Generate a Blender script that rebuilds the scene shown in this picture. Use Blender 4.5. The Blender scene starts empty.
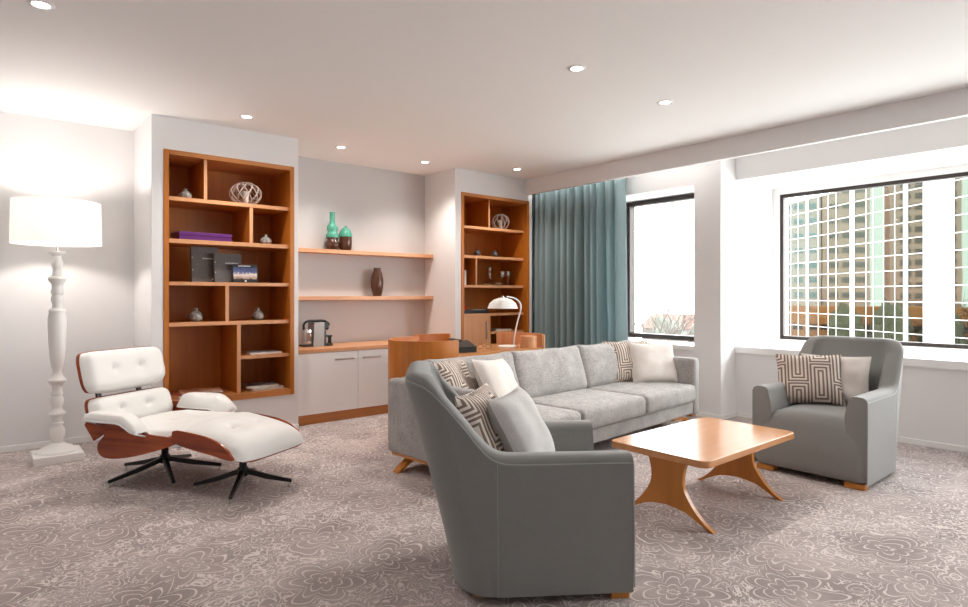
import bpy, bmesh, math, random
from mathutils import Vector, Matrix, noise
R = math.radians
PI = math.pi
SC = bpy.context.scene
COL = SC.collection
random.seed(7)

# ------------------------------------------------------------------ camera, world, light, exposure
CAM_H = 1.15
YAW = math.atan(510 / 604)
cd = bpy.data.cameras.new('camera')
cd.sensor_width = 36.0
cd.lens = 604 / 968 * 36
cd.shift_y = -8.5 / 968
cd.clip_start = 0.05
cd.clip_end = 500
cam = bpy.data.objects.new('camera', cd)
COL.objects.link(cam)
cam.location = (0, 0, CAM_H)
cam.rotation_euler = (PI / 2, 0, -YAW)
SC.camera = cam

w = bpy.data.worlds.new('world')
SC.world = w
w.use_nodes = True
bg = w.node_tree.nodes['Background']
bg.inputs[0].default_value = (0.985, 0.985, 1.0, 1)
bg.inputs[1].default_value = 7.4

SC.view_settings.view_transform = 'Standard'
SC.view_settings.look = 'None'
SC.view_settings.gamma = 1
SC.view_settings.exposure = 0.75
SC.cycles.max_bounces = 10
SC.cycles.diffuse_bounces = 6
SC.cycles.glossy_bounces = 4
SC.cycles.transparent_max_bounces = 8
SC.cycles.sample_clamp_indirect = 6
SC.cycles.caustics_reflective = False
SC.cycles.caustics_refractive = False


def portal(name, loc, rot, sx, sy):
    l = bpy.data.lights.new(name, 'AREA')
    l.shape = 'RECTANGLE'
    l.size, l.size_y = sx, sy
    l.cycles.is_portal = True
    o = bpy.data.objects.new(name, l)
    COL.objects.link(o)
    o.location = loc
    o.rotation_euler = rot
    return o


portal('daylight_portal', (6.42, -0.25, 1.44), (0, PI / 2, 0), 1.5, 6.1)
portal('daylight_portal', (5.83, 3.65, 1.43), (0, PI / 2, 0), 1.5, 1.1)


def spot(loc, power, size=120, blend=0.9, col=(1, 0.93, 0.86), r=0.035):
    l = bpy.data.lights.new('downlight_lamp', 'SPOT')
    l.energy = power
    l.spot_size = R(size)
    l.spot_blend = blend
    l.color = col
    l.shadow_soft_size = r
    o = bpy.data.objects.new('downlight_lamp', l)
    COL.objects.link(o)
    o.location = loc
    return o


# ------------------------------------------------------------------ materials
MATS = {}


def mat(name, color=(0.8, 0.8, 0.8), rough=0.5, metal=0.0, spec=0.5, **kw):
    m = bpy.data.materials.new(name)
    m.use_nodes = True
    nt = m.node_tree
    b = nt.nodes['Principled BSDF']
    b.inputs['Base Color'].default_value = (*color, 1)
    b.inputs['Roughness'].default_value = rough
    b.inputs['Metallic'].default_value = metal
    b.inputs['Specular IOR Level'].default_value = spec
    for k, v in kw.items():
        b.inputs[k.replace('_', ' ')].default_value = v
    MATS[name] = m
    return m


def nd(nt, typ, **kw):
    n = nt.nodes.new(typ)
    for k, v in kw.items():
        setattr(n, k, v)
    return n


def lk(nt, a, b):
    nt.links.new(a, b)


def math_(nt, op, a, b=None, c=None):
    n = nd(nt, 'ShaderNodeMath', operation=op)
    for i, v in enumerate((a, b, c)):
        if v is None:
            continue
        if isinstance(v, (int, float)):
            n.inputs[i].default_value = v
        else:
            lk(nt, v, n.inputs[i])
    return n.outputs[0]


def mixc(nt, fac, a, b):
    n = nd(nt, 'ShaderNodeMix', data_type='RGBA')
    if isinstance(fac, (int, float)):
        n.inputs[0].default_value = fac
    else:
        lk(nt, fac, n.inputs[0])
    for i, v in ((6, a), (7, b)):
        if isinstance(v, tuple):
            n.inputs[i].default_value = (*v, 1)
        else:
            lk(nt, v, n.inputs[i])
    return n.outputs[2]


def coords(nt, scale=(1, 1, 1), kind='Object', rot=(0, 0, 0)):
    tc = nd(nt, 'ShaderNodeTexCoord')
    mp = nd(nt, 'ShaderNodeMapping')
    mp.inputs['Scale'].default_value = scale
    mp.inputs['Rotation'].default_value = rot
    lk(nt, tc.outputs[kind], mp.inputs[0])
    return mp.outputs[0]


def noisen(nt, vec, scale, detail=2, rough=0.5):
    n = nd(nt, 'ShaderNodeTexNoise')
    lk(nt, vec, n.inputs['Vector'])
    n.inputs['Scale'].default_value = scale
    n.inputs['Detail'].default_value = detail
    n.inputs['Roughness'].default_value = rough
    return n


def bump(nt, h, strength, dist):
    b = nd(nt, 'ShaderNodeBump')
    b.inputs['Strength'].default_value = strength
    b.inputs['Distance'].default_value = dist
    lk(nt, h, b.inputs['Height'])
    lk(nt, b.outputs[0], nt.nodes['Principled BSDF'].inputs['Normal'])


def ramp(nt, fac, stops):
    r = nd(nt, 'ShaderNodeValToRGB')
    e = r.color_ramp.elements
    while len(e) < len(stops):
        e.new(0.5)
    for i, (p, c) in enumerate(stops):
        e[i].position = p
        e[i].color = (*c, 1)
    lk(nt, fac, r.inputs[0])
    return r.outputs[0]


def wood(name, c1, c2, rough=0.35, axis='x', streak=30, spec=0.5):
    m = mat(name, c1, rough, spec=spec)
    nt = m.node_tree
    sc = {'x': (1.2, streak, streak), 'y': (streak, 1.2, streak), 'z': (streak, streak, 1.2)}[axis]
    v = coords(nt, sc)
    n = noisen(nt, v, 1.0, 4, 0.6)
    n2 = noisen(nt, coords(nt, (2, 2, 2)), 1.3, 2)
    f = math_(nt, 'ADD', math_(nt, 'MULTIPLY', n.outputs[0], 0.7), math_(nt, 'MULTIPLY', n2.outputs[0], 0.3))
    c = ramp(nt, f, [(0.33, c1), (0.67, c2)])
    lk(nt, c, nt.nodes['Principled BSDF'].inputs['Base Color'])
    return m


def paint(name, c, rough=0.75, var=0.02):
    m = mat(name, c, rough, spec=0.3)
    nt = m.node_tree
    v = coords(nt)
    n = noisen(nt, v, 90, 3)
    bump(nt, n.outputs[0], 0.08, 0.002)
    n2 = noisen(nt, v, 0.9, 1)
    cc = mixc(nt, n2.outputs[0], tuple(x * (1 - var) for x in c), tuple(min(1, x * (1 + var)) for x in c))
    lk(nt, cc, nt.nodes['Principled BSDF'].inputs['Base Color'])
    return m


def fabric(name, c1, c2, scale=220, rough=0.9, strength=0.25, heather=(60, 400, 60), sheen=0.2, dist=0.001):
    m = mat(name, c1, rough, spec=0.2, Sheen_Weight=sheen)
    nt = m.node_tree
    v = coords(nt, heather)
    n = noisen(nt, v, 1, 3, 0.65)
    n3 = noisen(nt, coords(nt), 9, 3, 0.6)
    f = math_(nt, 'ADD', math_(nt, 'MULTIPLY', n.outputs[0], 0.65), math_(nt, 'MULTIPLY', n3.outputs[0], 0.35))
    c = ramp(nt, f, [(0.36, c1), (0.64, c2)])
    lk(nt, c, nt.nodes['Principled BSDF'].inputs['Base Color'])
    n2 = noisen(nt, coords(nt), scale, 2)
    bump(nt, n2.outputs[0], strength, dist)
    return m


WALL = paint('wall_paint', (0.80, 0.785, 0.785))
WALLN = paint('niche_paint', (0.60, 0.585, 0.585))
CEIL = paint('ceiling_paint', (0.92, 0.915, 0.91), var=0.01)
TRIM = mat('trim_white', (0.87, 0.86, 0.85), 0.4)
WOOD = wood('cherry_wood', (0.43, 0.125, 0.012), (0.53, 0.178, 0.022), 0.38, 'z')
WOODX = wood('cherry_wood_long', (0.47, 0.165, 0.042), (0.60, 0.25, 0.08), 0.33, 'x')
WOODE = wood('cherry_edge', (0.60, 0.27, 0.12), (0.70, 0.36, 0.18), 0.35, 'x')  # different lip wood, with some reflected light put into its paler colour
WOODEZ = wood('cherry_edge_upright', (0.60, 0.27, 0.12), (0.70, 0.36, 0.18), 0.35, 'z')  # same lip tone, upright grain, reflected light partly in the colour
BEECH = wood('table_wood', (0.55, 0.235, 0.085), (0.64, 0.31, 0.135), 0.2, 'x', 22)
LEGW = wood('table_leg_wood', (0.50, 0.17, 0.022), (0.62, 0.25, 0.045), 0.3, 'z', 22)
ROSE = wood('rosewood', (0.15, 0.018, 0.006), (0.44, 0.085, 0.018), 0.22, 'x', 26)
GREYF = fabric('armchair_felt', (0.243, 0.240, 0.233), (0.260, 0.257, 0.250), 700, 0.8, 0.06, (90, 90, 90), 0.3, 0.0004)
PIPEF = mat('piping_grey', (0.36, 0.36, 0.35), 0.7)
SOFAF = fabric('sofa_tweed', (0.245, 0.230, 0.222), (0.47, 0.448, 0.435), 260, 0.9, 0.4, (45, 45, 260), 0.2, 0.0015)
CREAM = fabric('cream_linen', (0.62, 0.56, 0.52), (0.74, 0.69, 0.65), 240, 0.9, 0.35, (200, 200, 200), 0.2, 0.0012)
GREYC = fabric('grey_linen', (0.47, 0.45, 0.44), (0.60, 0.58, 0.57), 240, 0.9, 0.35, (200, 200, 200), 0.2, 0.0012)
LEATHER = mat('white_leather', (0.80, 0.79, 0.77), 0.42, spec=0.45)
nt = LEATHER.node_tree
bump(nt, noisen(nt, coords(nt), 160, 3).outputs[0], 0.12, 0.001)
BLACKM = mat('black_metal', (0.012, 0.011, 0.011), 0.3, 0.3)
BLACKP = mat('black_plastic', (0.015, 0.015, 0.016), 0.35)
CHROME = mat('brushed_steel', (0.62, 0.60, 0.58), 0.28, 1.0)
STEELD = mat('ribbed_steel', (0.26, 0.235, 0.22), 0.38, 0.85)
BRONZE = mat('window_bronze', (0.030, 0.020, 0.017), 0.45, 0.2)
WHITEG = mat('white_gloss', (0.90, 0.89, 0.885), 0.18)
LAMPW = mat('white_lacquer', (0.88, 0.87, 0.85), 0.3)
CARPET = None


def make_pattern():
    m = mat('maze_pattern_fabric', (0.7, 0.62, 0.56), 0.9, spec=0.2)
    nt = m.node_tree
    tc = nd(nt, 'ShaderNodeTexCoord')
    sep = nd(nt, 'ShaderNodeSeparateXYZ')
    lk(nt, tc.outputs['Object'], sep.inputs[0])
    x, z = sep.outputs[0], sep.outputs[2]
    P, Q = 0.135, 0.27
    cx = math_(nt, 'DIVIDE', x, P)
    col = math_(nt, 'FLOOR', cx)
    par = math_(nt, 'MODULO', math_(nt, 'ABSOLUTE', col), 2.0)
    zz = math_(nt, 'ADD', math_(nt, 'DIVIDE', z, Q), math_(nt, 'MULTIPLY', par, 0.5))
    fx = math_(nt, 'MULTIPLY', math_(nt, 'ABSOLUTE', math_(nt, 'SUBTRACT', math_(nt, 'FRACT', cx), 0.5)), P)
    fz = math_(nt, 'MULTIPLY', math_(nt, 'ABSOLUTE', math_(nt, 'SUBTRACT', math_(nt, 'FRACT', zz), 0.5)), Q)
    fz2 = math_(nt, 'SUBTRACT', fz, (Q - P) / 2)
    d = math_(nt, 'MAXIMUM', fx, fz2)
    s = math_(nt, 'FRACT', math_(nt, 'DIVIDE', math_(nt, 'ADD', d, 0.004), 0.0225))
    k = math_(nt, 'GREATER_THAN', s, 0.52)
    c = mixc(nt, k, (0.70, 0.62, 0.56), (0.21, 0.155, 0.125))
    lk(nt, c, nt.nodes['Principled BSDF'].inputs['Base Color'])
    bump(nt, noisen(nt, coords(nt), 300, 2).outputs[0], 0.3, 0.001)
    return m


MAZE = make_pattern()


def make_carpet():
    m = mat('floral_carpet', (0.4, 0.36, 0.35), 0.95, spec=0.1)
    nt = m.node_tree
    v = coords(nt)
    n1 = noisen(nt, v, 3.4, 2)
    sub = nd(nt, 'ShaderNodeVectorMath', operation='SUBTRACT')
    lk(nt, n1.outputs['Color'], sub.inputs[0])
    sub.inputs[1].default_value = (0.5, 0.5, 0.5)
    ma = nd(nt, 'ShaderNodeVectorMath', operation='MULTIPLY_ADD')
    lk(nt, sub.outputs[0], ma.inputs[0])
    ma.inputs[1].default_value = (0.20, 0.20, 0)
    lk(nt, v, ma.inputs[2])
    dv = ma.outputs[0]
    vo = nd(nt, 'ShaderNodeTexVoronoi', voronoi_dimensions='2D')
    lk(nt, dv, vo.inputs['Vector'])
    vo.inputs['Scale'].default_value = 2.3
    off = nd(nt, 'ShaderNodeVectorMath', operation='SUBTRACT')
    lk(nt, dv, off.inputs[0])
    lk(nt, vo.outputs['Position'], off.inputs[1])
    sp = nd(nt, 'ShaderNodeSeparateXYZ')
    lk(nt, off.outputs[0], sp.inputs[0])
    ang = math_(nt, 'ARCTAN2', sp.outputs[1], sp.outputs[0])
    r = math_(nt, 'SQRT', math_(nt, 'ADD', math_(nt, 'MULTIPLY', sp.outputs[0], sp.outputs[0]),
                               math_(nt, 'MULTIPLY', sp.outputs[1], sp.outputs[1])))
    pet = math_(nt, 'ADD', 0.62, math_(nt, 'MULTIPLY', math_(nt, 'ABSOLUTE', math_(nt, 'COSINE', math_(nt, 'MULTIPLY', ang, 3.5))), 0.38))
    fl = math_(nt, 'DIVIDE', r, pet)
    s1 = math_(nt, 'ABSOLUTE', math_(nt, 'SUBTRACT', math_(nt, 'FRACT', math_(nt, 'MULTIPLY', fl, 19)), 0.5))
    petal = math_(nt, 'LESS_THAN', s1, 0.08)
    inflower = math_(nt, 'LESS_THAN', fl, 0.21)
    petal = math_(nt, 'MULTIPLY', petal, inflower)
    # swirling contour lines elsewhere
    n2 = noisen(nt, dv, 7.5, 1.5, 0.5)
    s2 = math_(nt, 'ABSOLUTE', math_(nt, 'SUBTRACT', math_(nt, 'FRACT', math_(nt, 'MULTIPLY', n2.outputs[0], 13)), 0.5))
    cont = math_(nt, 'LESS_THAN', s2, 0.085)
    n4 = noisen(nt, dv, 16.0, 1, 0.5)
    s4 = math_(nt, 'ABSOLUTE', math_(nt, 'SUBTRACT', math_(nt, 'FRACT', math_(nt, 'MULTIPLY', n4.outputs[0], 6)), 0.5))
    cont = math_(nt, 'MAXIMUM', cont, math_(nt, 'LESS_THAN', s4, 0.07))
    vo2 = nd(nt, 'ShaderNodeTexVoronoi', voronoi_dimensions='2D')
    lk(nt, dv, vo2.inputs['Vector'])
    vo2.inputs['Scale'].default_value = 14
    s3 = math_(nt, 'ABSOLUTE', math_(nt, 'SUBTRACT', vo2.outputs['Distance'], 0.30))
    circ = math_(nt, 'LESS_THAN', s3, 0.05)
    zone = math_(nt, 'GREATER_THAN', noisen(nt, v, 1.7, 1).outputs[0], 0.5)
    other = math_(nt, 'MAXIMUM', math_(nt, 'MULTIPLY', cont, 1.0), math_(nt, 'MULTIPLY', circ, zone))
    other = math_(nt, 'MULTIPLY', other, math_(nt, 'SUBTRACT', 1.0, inflower))
    line = math_(nt, 'MAXIMUM', petal, other)
    fib = noisen(nt, v, 130, 2)
    line = math_(nt, 'MULTIPLY', line, math_(nt, 'ADD', 0.35, math_(nt, 'MULTIPLY', fib.outputs[0], 1.0)))
    patch = noisen(nt, v, 3.0, 3, 0.6)
    base = ramp(nt, patch.outputs[0], [(0.35, (0.32, 0.268, 0.257)), (0.65, (0.47, 0.40, 0.385))])
    fibc = mixc(nt, fib.outputs[0], (0.78, 0.78, 0.78), (1.2, 1.2, 1.2))
    mul = nd(nt, 'ShaderNodeMix', data_type='RGBA', blend_type='MULTIPLY')
    mul.inputs[0].default_value = 1
    lk(nt, base, mul.inputs[6])
    lk(nt, fibc, mul.inputs[7])
    c = mixc(nt, line, mul.outputs[2], (0.72, 0.65, 0.63))
    lk(nt, c, nt.nodes['Principled BSDF'].inputs['Base Color'])
    hh = math_(nt, 'ADD', math_(nt, 'MULTIPLY', noisen(nt, v, 260, 2).outputs[0], 1.0), math_(nt, 'MULTIPLY', line, 0.5))
    bump(nt, hh, 0.5, 0.004)
    return m


CARPET = make_carpet()


def make_glass(name, tint=(1, 1, 1), refl=0.06):
    m = bpy.data.materials.new(name)
    m.use_nodes = True
    nt = m.node_tree
    nt.nodes.clear()
    o = nd(nt, 'ShaderNodeOutputMaterial')
    t = nd(nt, 'ShaderNodeBsdfTransparent')
    t.inputs[0].default_value = (*tint, 1)
    g = nd(nt, 'ShaderNodeBsdfGlossy')
    g.inputs['Roughness'].default_value = 0.02
    lw = nd(nt, 'ShaderNodeLayerWeight')
    lw.inputs[0].default_value = 0.3
    f = math_(nt, 'ADD', math_(nt, 'MULTIPLY', lw.outputs['Facing'], 0.25 if refl > 0.1 else 0.05), refl)
    mx = nd(nt, 'ShaderNodeMixShader')
    lk(nt, f, mx.inputs[0])
    lk(nt, t.outputs[0], mx.inputs[1])
    lk(nt, g.outputs[0], mx.inputs[2])
    lk(nt, mx.outputs[0], o.inputs[0])
    return m


GLASS = make_glass('window_glass', (0.98, 1, 0.99), 0.03)
GLASSW = make_glass('drinking_glass', (0.92, 0.90, 0.88), 0.34)


def make_translucent(name, color, tfac, var=0.12):
    m = bpy.data.materials.new(name)
    m.use_nodes = True
    nt = m.node_tree
    nt.nodes.clear()
    o = nd(nt, 'ShaderNodeOutputMaterial')
    d = nd(nt, 'ShaderNodeBsdfDiffuse')
    t = nd(nt, 'ShaderNodeBsdfTranslucent')
    v = coords(nt, (300, 300, 12))
    n = noisen(nt, v, 1, 2)
    c = mixc(nt, n.outputs[0], tuple(x * (1 - var) for x in color), tuple(min(1, x * (1 + var)) for x in color))
    lk(nt, c, d.inputs[0])
    lk(nt, c, t.inputs[0])
    mx = nd(nt, 'ShaderNodeMixShader')
    mx.inputs[0].default_value = tfac
    lk(nt, d.outputs[0], mx.inputs[1])
    lk(nt, t.outputs[0], mx.inputs[2])
    lk(nt, mx.outputs[0], o.inputs[0])
    return m


CURT = make_translucent('teal_curtain_cloth', (0.40, 0.51, 0.53), 0.42)
SHADE = make_translucent('lamp_shade_cloth', (0.96, 0.95, 0.93), 0.6, 0.03)


def emis(name, col, s):
    m = bpy.data.materials.new(name)
    m.use_nodes = True
    b = m.node_tree.nodes['Principled BSDF']
    b.inputs['Base Color'].default_value = (0, 0, 0, 1)
    b.inputs['Emission Color'].default_value = (*col, 1)
    b.inputs['Emission Strength'].default_value = s
    return m


LED = emis('lit_lamp', (1, 0.95, 0.88), 9)


# ------------------------------------------------------------------ mesh helpers
def thing(name, label, cat, loc=(0, 0, 0), rz=0, group=None):
    o = bpy.data.objects.new(name, None)
    COL.objects.link(o)
    o.empty_display_size = 0.1
    o.location = loc
    o.rotation_euler = (0, 0, rz)
    return tag(o, label, cat, group)


def tag(o, label, cat, group=None):
    o['label'] = label
    o['category'] = cat
    if group:
        o['group'] = group
    return o


def struct(o):
    o['kind'] = 'structure'
    return o


def obj(name, bm, m, parent=None, smooth=False, loc=None, rot=None, label=None, autos=None):
    me = bpy.data.meshes.new(name)
    bmesh.ops.recalc_face_normals(bm, faces=bm.faces[:])
    bm.to_mesh(me)
    bm.free()
    if isinstance(m, (list, tuple)):
        for k in m:
            me.materials.append(k)
    else:
        me.materials.append(m)
    if smooth:
        for p in me.polygons:
            p.use_smooth = True
    o = bpy.data.objects.new(name, me)
    COL.objects.link(o)
    if parent is not None:
        o.parent = parent
    if loc is not None:
        o.location = loc
    if rot is not None:
        o.rotation_euler = rot
    if smooth:
        me.set_sharp_from_angle(angle=R(autos or 50))
    if label:
        o['label'] = label
    return o


def box(x0, x1, y0, y1, z0, z1, bev=0.0, seg=2, bm=None, mi=0):
    b = bmesh.new()
    bmesh.ops.create_cube(b, size=1)
    for v in b.verts:
        v.co = Vector(((x0 + x1) / 2 + v.co.x * (x1 - x0), (y0 + y1) / 2 + v.co.y * (y1 - y0), (z0 + z1) / 2 + v.co.z * (z1 - z0)))
    if bev:
        bmesh.ops.bevel(b, geom=b.edges[:] + b.verts[:], offset=bev, segments=seg, affect='EDGES', profile=0.5)
    if mi:
        for f in b.faces:
            f.material_index = mi
    if bm is None:
        return b
    me = bpy.data.meshes.new('tmp')
    b.to_mesh(me)
    b.free()
    bm.from_mesh(me)
    bpy.data.meshes.remove(me)
    return bm


def join(bm, b):
    me = bpy.data.meshes.new('tmp')
    b.to_mesh(me)
    b.free()
    bm.from_mesh(me)
    bpy.data.meshes.remove(me)
    return bm


def lathe(prof, n=32, cx=0, cy=0, bm=None):
    bm = bm or bmesh.new()
    rings = []
    for r, z in prof:
        if r < 1e-5:
            rings.append([bm.verts.new((cx, cy, z))])
        else:
            rings.append([bm.verts.new((cx + r * math.cos(2 * PI * i / n), cy + r * math.sin(2 * PI * i / n), z)) for i in range(n)])
    for a, b in zip(rings[:-1], rings[1:]):
        for i in range(n):
            j = (i + 1) % n
            if len(a) == 1 and len(b) == 1:
                continue
            if len(a) == 1:
                bm.faces.new((a[0], b[i], b[j]))
            elif len(b) == 1:
                bm.faces.new((a[i], a[j], b[0]))
            else:
                bm.faces.new((a[i], a[j], b[j], b[i]))
    return bm


def cyl(r, z0, z1, n=24, cx=0, cy=0, bm=None):
    return lathe([(0, z0), (r, z0), (r, z1), (0, z1)], n, cx, cy, bm)


def tube(pts, r, n=10, bm=None, closed=False):
    bm = bm or bmesh.new()
    pts = [Vector(p) for p in pts]
    N = len(pts)
    rr = r if isinstance(r, (list, tuple)) else [r] * N
    rings = []
    up = None
    for i, p in enumerate(pts):
        a = pts[(i - 1) % N] if (i > 0 or closed) else p
        c = pts[(i + 1) % N] if (i < N - 1 or closed) else p
        t = (c - a).normalized()
        if up is None:
            up = Vector((0, 0, 1)) if abs(t.z) < 0.9 else Vector((1, 0, 0))
        s = t.cross(up)
        if s.length < 1e-6:
            s = t.orthogonal()
        s.normalize()
        up = s.cross(t).normalized()
        rings.append([bm.verts.new(p + (s * math.cos(2 * PI * k / n) + up * math.sin(2 * PI * k / n)) * rr[i]) for k in range(n)])
    for i in range(N if closed else N - 1):
        a, b = rings[i], rings[(i + 1) % N]
        for k in range(n):
            bm.faces.new((a[k], a[(k + 1) % n], b[(k + 1) % n], b[k]))
    if not closed:
        bm.faces.new(rings[0])
        bm.faces.new(rings[-1])
    return bm


def prism(poly, z0, z1, bm=None, bev=0, axis='z', tri=False):
    b = bmesh.new()
    f = b.faces.new([b.verts.new((p[0], p[1], z0)) for p in poly])
    r = bmesh.ops.extrude_face_region(b, geom=[f])
    for v in r['geom']:
        if isinstance(v, bmesh.types.BMVert):
            v.co.z = z1
    if bev:
        eds = [e for e in b.edges if abs(e.verts[0].co.z - e.verts[1].co.z) < 1e-6]
        bmesh.ops.bevel(b, geom=eds, offset=bev, segments=2, affect='EDGES', profile=0.5)
    if axis == 'x':  # poly (y,z) extruded along x
        for v in b.verts:
            v.co = Vector((v.co.z, v.co.x, v.co.y))
    if axis == 'y':  # poly (x,z) extruded along y
        for v in b.verts:
            v.co = Vector((v.co.x, v.co.z, v.co.y))
    if tri:
        bmesh.ops.triangulate(b, faces=[f for f in b.faces if len(f.verts) > 4])
    if bm is None:
        return b
    return join(bm, b)


def axis_pts(a, b, r, k=4, m=8):
    r = min(r, (b - a) / 2 - 1e-4)
    out = [a + r * (1 - math.cos(PI / 2 * i / k)) for i in range(k)]
    out += [a + r + (b - a - 2 * r) * i / m for i in range(m + 1)]
    out += [b - r * (1 - math.cos(PI / 2 * (k - 1 - i) / k)) for i in range(k)]
    return out


def softbox(x0, x1, y0, y1, z0, z1, r=0.03, crown=(0, 0, 0), wr=0.0, seed=0, m=8, bm=None):
    """rounded upholstered block with crowned faces and faint wrinkles"""
    b = bmesh.new()
    A = [axis_pts(x0, x1, r, 4, m), axis_pts(y0, y1, r, 4, m), axis_pts(z0, z1, r, 4, m)]
    lo, hi = (x0, y0, z0), (x1, y1, z1)
    for ax in range(3):
        u, v = (ax + 1) % 3, (ax + 2) % 3
        for side in (0, 1):
            g = []
            for p in A[u]:
                row = []
                for q in A[v]:
                    c = [0, 0, 0]
                    c[ax] = hi[ax] if side else lo[ax]
                    c[u], c[v] = p, q
                    row.append(b.verts.new(c))
                g.append(row)
            for i in range(len(g) - 1):
                for j in range(len(g[0]) - 1):
                    b.faces.new((g[i][j], g[i + 1][j], g[i + 1][j + 1], g[i][j + 1]))
    bmesh.ops.remove_doubles(b, verts=b.verts[:], dist=1e-5)
    for vt in b.verts:
        c = vt.co.copy()
        inn = Vector([min(max(c[k], lo[k] + r), hi[k] - r) for k in range(3)])
        d = c - inn
        if d.length > 1e-9:
            d = d.normalized() * r
        p = inn + d
        n = [(p[k] - (lo[k] + hi[k]) / 2) / ((hi[k] - lo[k]) / 2) for k in range(3)]
        for k in range(3):
            u, v = (k + 1) % 3, (k + 2) % 3
            p[k] += crown[k] * n[k] * max(0, 1 - n[u] ** 2) ** 0.7 * max(0, 1 - n[v] ** 2) ** 0.7
        if wr:
            q = p * 5 + Vector((seed * 3.1, seed * 7.7, seed))
            p += (vt.co - Vector([(lo[k] + hi[k]) / 2 for k in range(3)])).normalized() * noise.noise(q) * wr
        vt.co = p
    if bm is None:
        return b
    return join(bm, b)


def pillow_bm(wd, ht, th, N=22, seed=0, pinch=0.07):
    b = bmesh.new()
    G = {}
    for side in (1, -1):
        for i in range(N + 1):
            for j in range(N + 1):
                u, v = -1 + 2 * i / N, -1 + 2 * j / N
                edge = i in (0, N) or j in (0, N)
                if edge and side == -1:
                    G[(side, i, j)] = G[(1, i, j)]
                    continue
                x = wd / 2 * u * (1 - pinch * (1 - v * v))
                z = ht / 2 * v * (1 - pinch * (1 - u * u))
                y = side * th / 2 * (max(0, (1 - u ** 4) * (1 - v ** 4))) ** 0.55
                nn = noise.noise(Vector((u * 1.6 + seed * 5, v * 1.6, side + seed))) * 0.016
                y += nn * (1 - u ** 4) * (1 - v ** 4)
                G[(side, i, j)] = b.verts.new((x, y, z + ht / 2))
    for side in (1, -1):
        for i in range(N):
            for j in range(N):
                q = [G[(side, i, j)], G[(side, i + 1, j)], G[(side, i + 1, j + 1)], G[(side, i, j + 1)]]
                b.faces.new(q if side == -1 else q[::-1])
    return b


def grid_surface(fn, nu, nv):
    b = bmesh.new()
    g = [[b.verts.new(fn(i / nu, j / nv)) for j in range(nv + 1)] for i in range(nu + 1)]
    for i in range(nu):
        for j in range(nv):
            b.faces.new((g[i][j], g[i + 1][j], g[i + 1][j + 1], g[i][j + 1]))
    return b


def solid(o, t, off=0):
    md = o.modifiers.new('thickness', 'SOLIDIFY')
    md.thickness = t
    md.offset = off
    return o


def smoothstep(a, b, x):
    t = min(1, max(0, (x - a) / (b - a)))
    return t * t * (3 - 2 * t)


def copy_tree(o, parent=None):
    c = o.copy()
    COL.objects.link(c)
    if parent is not None:
        c.parent = parent
    for ch in list(o.children):
        copy_tree(ch, c)
    return c


def interp(pts, x):
    if x <= pts[0][0]:
        return pts[0][1]
    for (a, b), (c, d) in zip(pts[:-1], pts[1:]):
        if x <= c:
            t = (x - a) / (c - a)
            return b + (d - b) * t
    return pts[-1][1]


def catmull(P, n=8):
    P = [Vector(p) for p in P]
    out = []
    for i in range(len(P) - 1):
        p0, p1, p2, p3 = P[max(0, i - 1)], P[i], P[i + 1], P[min(len(P) - 1, i + 2)]
        for k in range(n):
            t = k / n
            out.append(0.5 * ((2 * p1) + (-p0 + p2) * t + (2 * p0 - 5 * p1 + 4 * p2 - p3) * t * t + (-p0 + 3 * p1 - 3 * p2 + p3) * t ** 3))
    out.append(P[-1])
    return out


# ------------------------------------------------------------------ the room
CZ = 2.487
YB = 5.63     # plane of the rear wall
XR = 6.50
struct(obj('floor', box(-2.7, XR + 0.05, -3.8, 5.9, -0.12, 0.0), CARPET))
struct(obj('ceiling', box(-2.7, XR + 0.05, -3.8, 5.9, CZ, CZ + 0.12), CEIL))
struct(obj('wall_left', box(-2.7, -2.5, -3.6, YB, 0, CZ), WALL))
struct(obj('wall_rear', box(-2.7, 1.0, YB, YB + 0.2, 0, CZ), WALL))

# wall behind the camera
b = bmesh.new()
box(-2.5, -0.9, -3.8, -3.6, 0, CZ, bm=b)
box(-0.9, XR, -3.8, -3.6, 0, CZ, bm=b)
struct(obj('wall_front', b, WALL))


def alcove_block(name, x0, x1, ox0, ox1, oz0, oz1, yf):
    b = bmesh.new()
    box(x0, ox0, yf, YB + 0.2, 0, CZ, bm=b)
    box(ox1, x1, yf, YB + 0.2, 0, CZ, bm=b)
    box(ox0, ox1, yf, YB + 0.2, 0, oz0, bm=b)
    box(ox0, ox1, yf, YB + 0.2, oz1, CZ, bm=b)
    box(ox0, ox1, YB, YB + 0.2, oz0, oz1, bm=b)
    return struct(obj(name, b, WALL))


alcove_block('wall_left_alcove', 1.0, 2.125, 1.08, 2.086, 0.306, 2.242, 4.985)
alcove_block('wall_right_alcove', 3.86, 4.99, 3.938, 4.94, 0.306, 2.242, 5.04)
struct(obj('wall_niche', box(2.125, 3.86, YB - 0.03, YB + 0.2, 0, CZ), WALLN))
struct(obj('wall_corner', box(4.99, XR, 5.45, 5.83, 0, CZ), WALL))

# pelmet in front of the curtain slot
struct(obj('trim_1', box(4.88, 4.93, -3.6, 5.04, 2.31, CZ - 0.002), WALL))
# window wall
b = bmesh.new()
box(5.25, 5.80, 3.11, 5.45, 0, 0.62, bm=b)
box(5.25, 5.80, 3.11, 5.45, 2.20, CZ, bm=b)
box(5.25, 5.80, 4.20, 5.45, 0.62, 2.20, bm=b)
struct(obj('wall_right', b, WALL))
struct(obj('wall_right_column', box(5.25, XR, 2.84, 3.11, 0, CZ), WALL))
b = bmesh.new()
box(5.53, XR, -3.4, 2.84, 0, 0.60, bm=b)
box(5.53, XR, -3.4, 2.84, 2.24, CZ, bm=b)
box(5.53, XR, -3.6, -3.4, 0, CZ, bm=b)
struct(obj('wall_right_recess', b, WALL))
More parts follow.
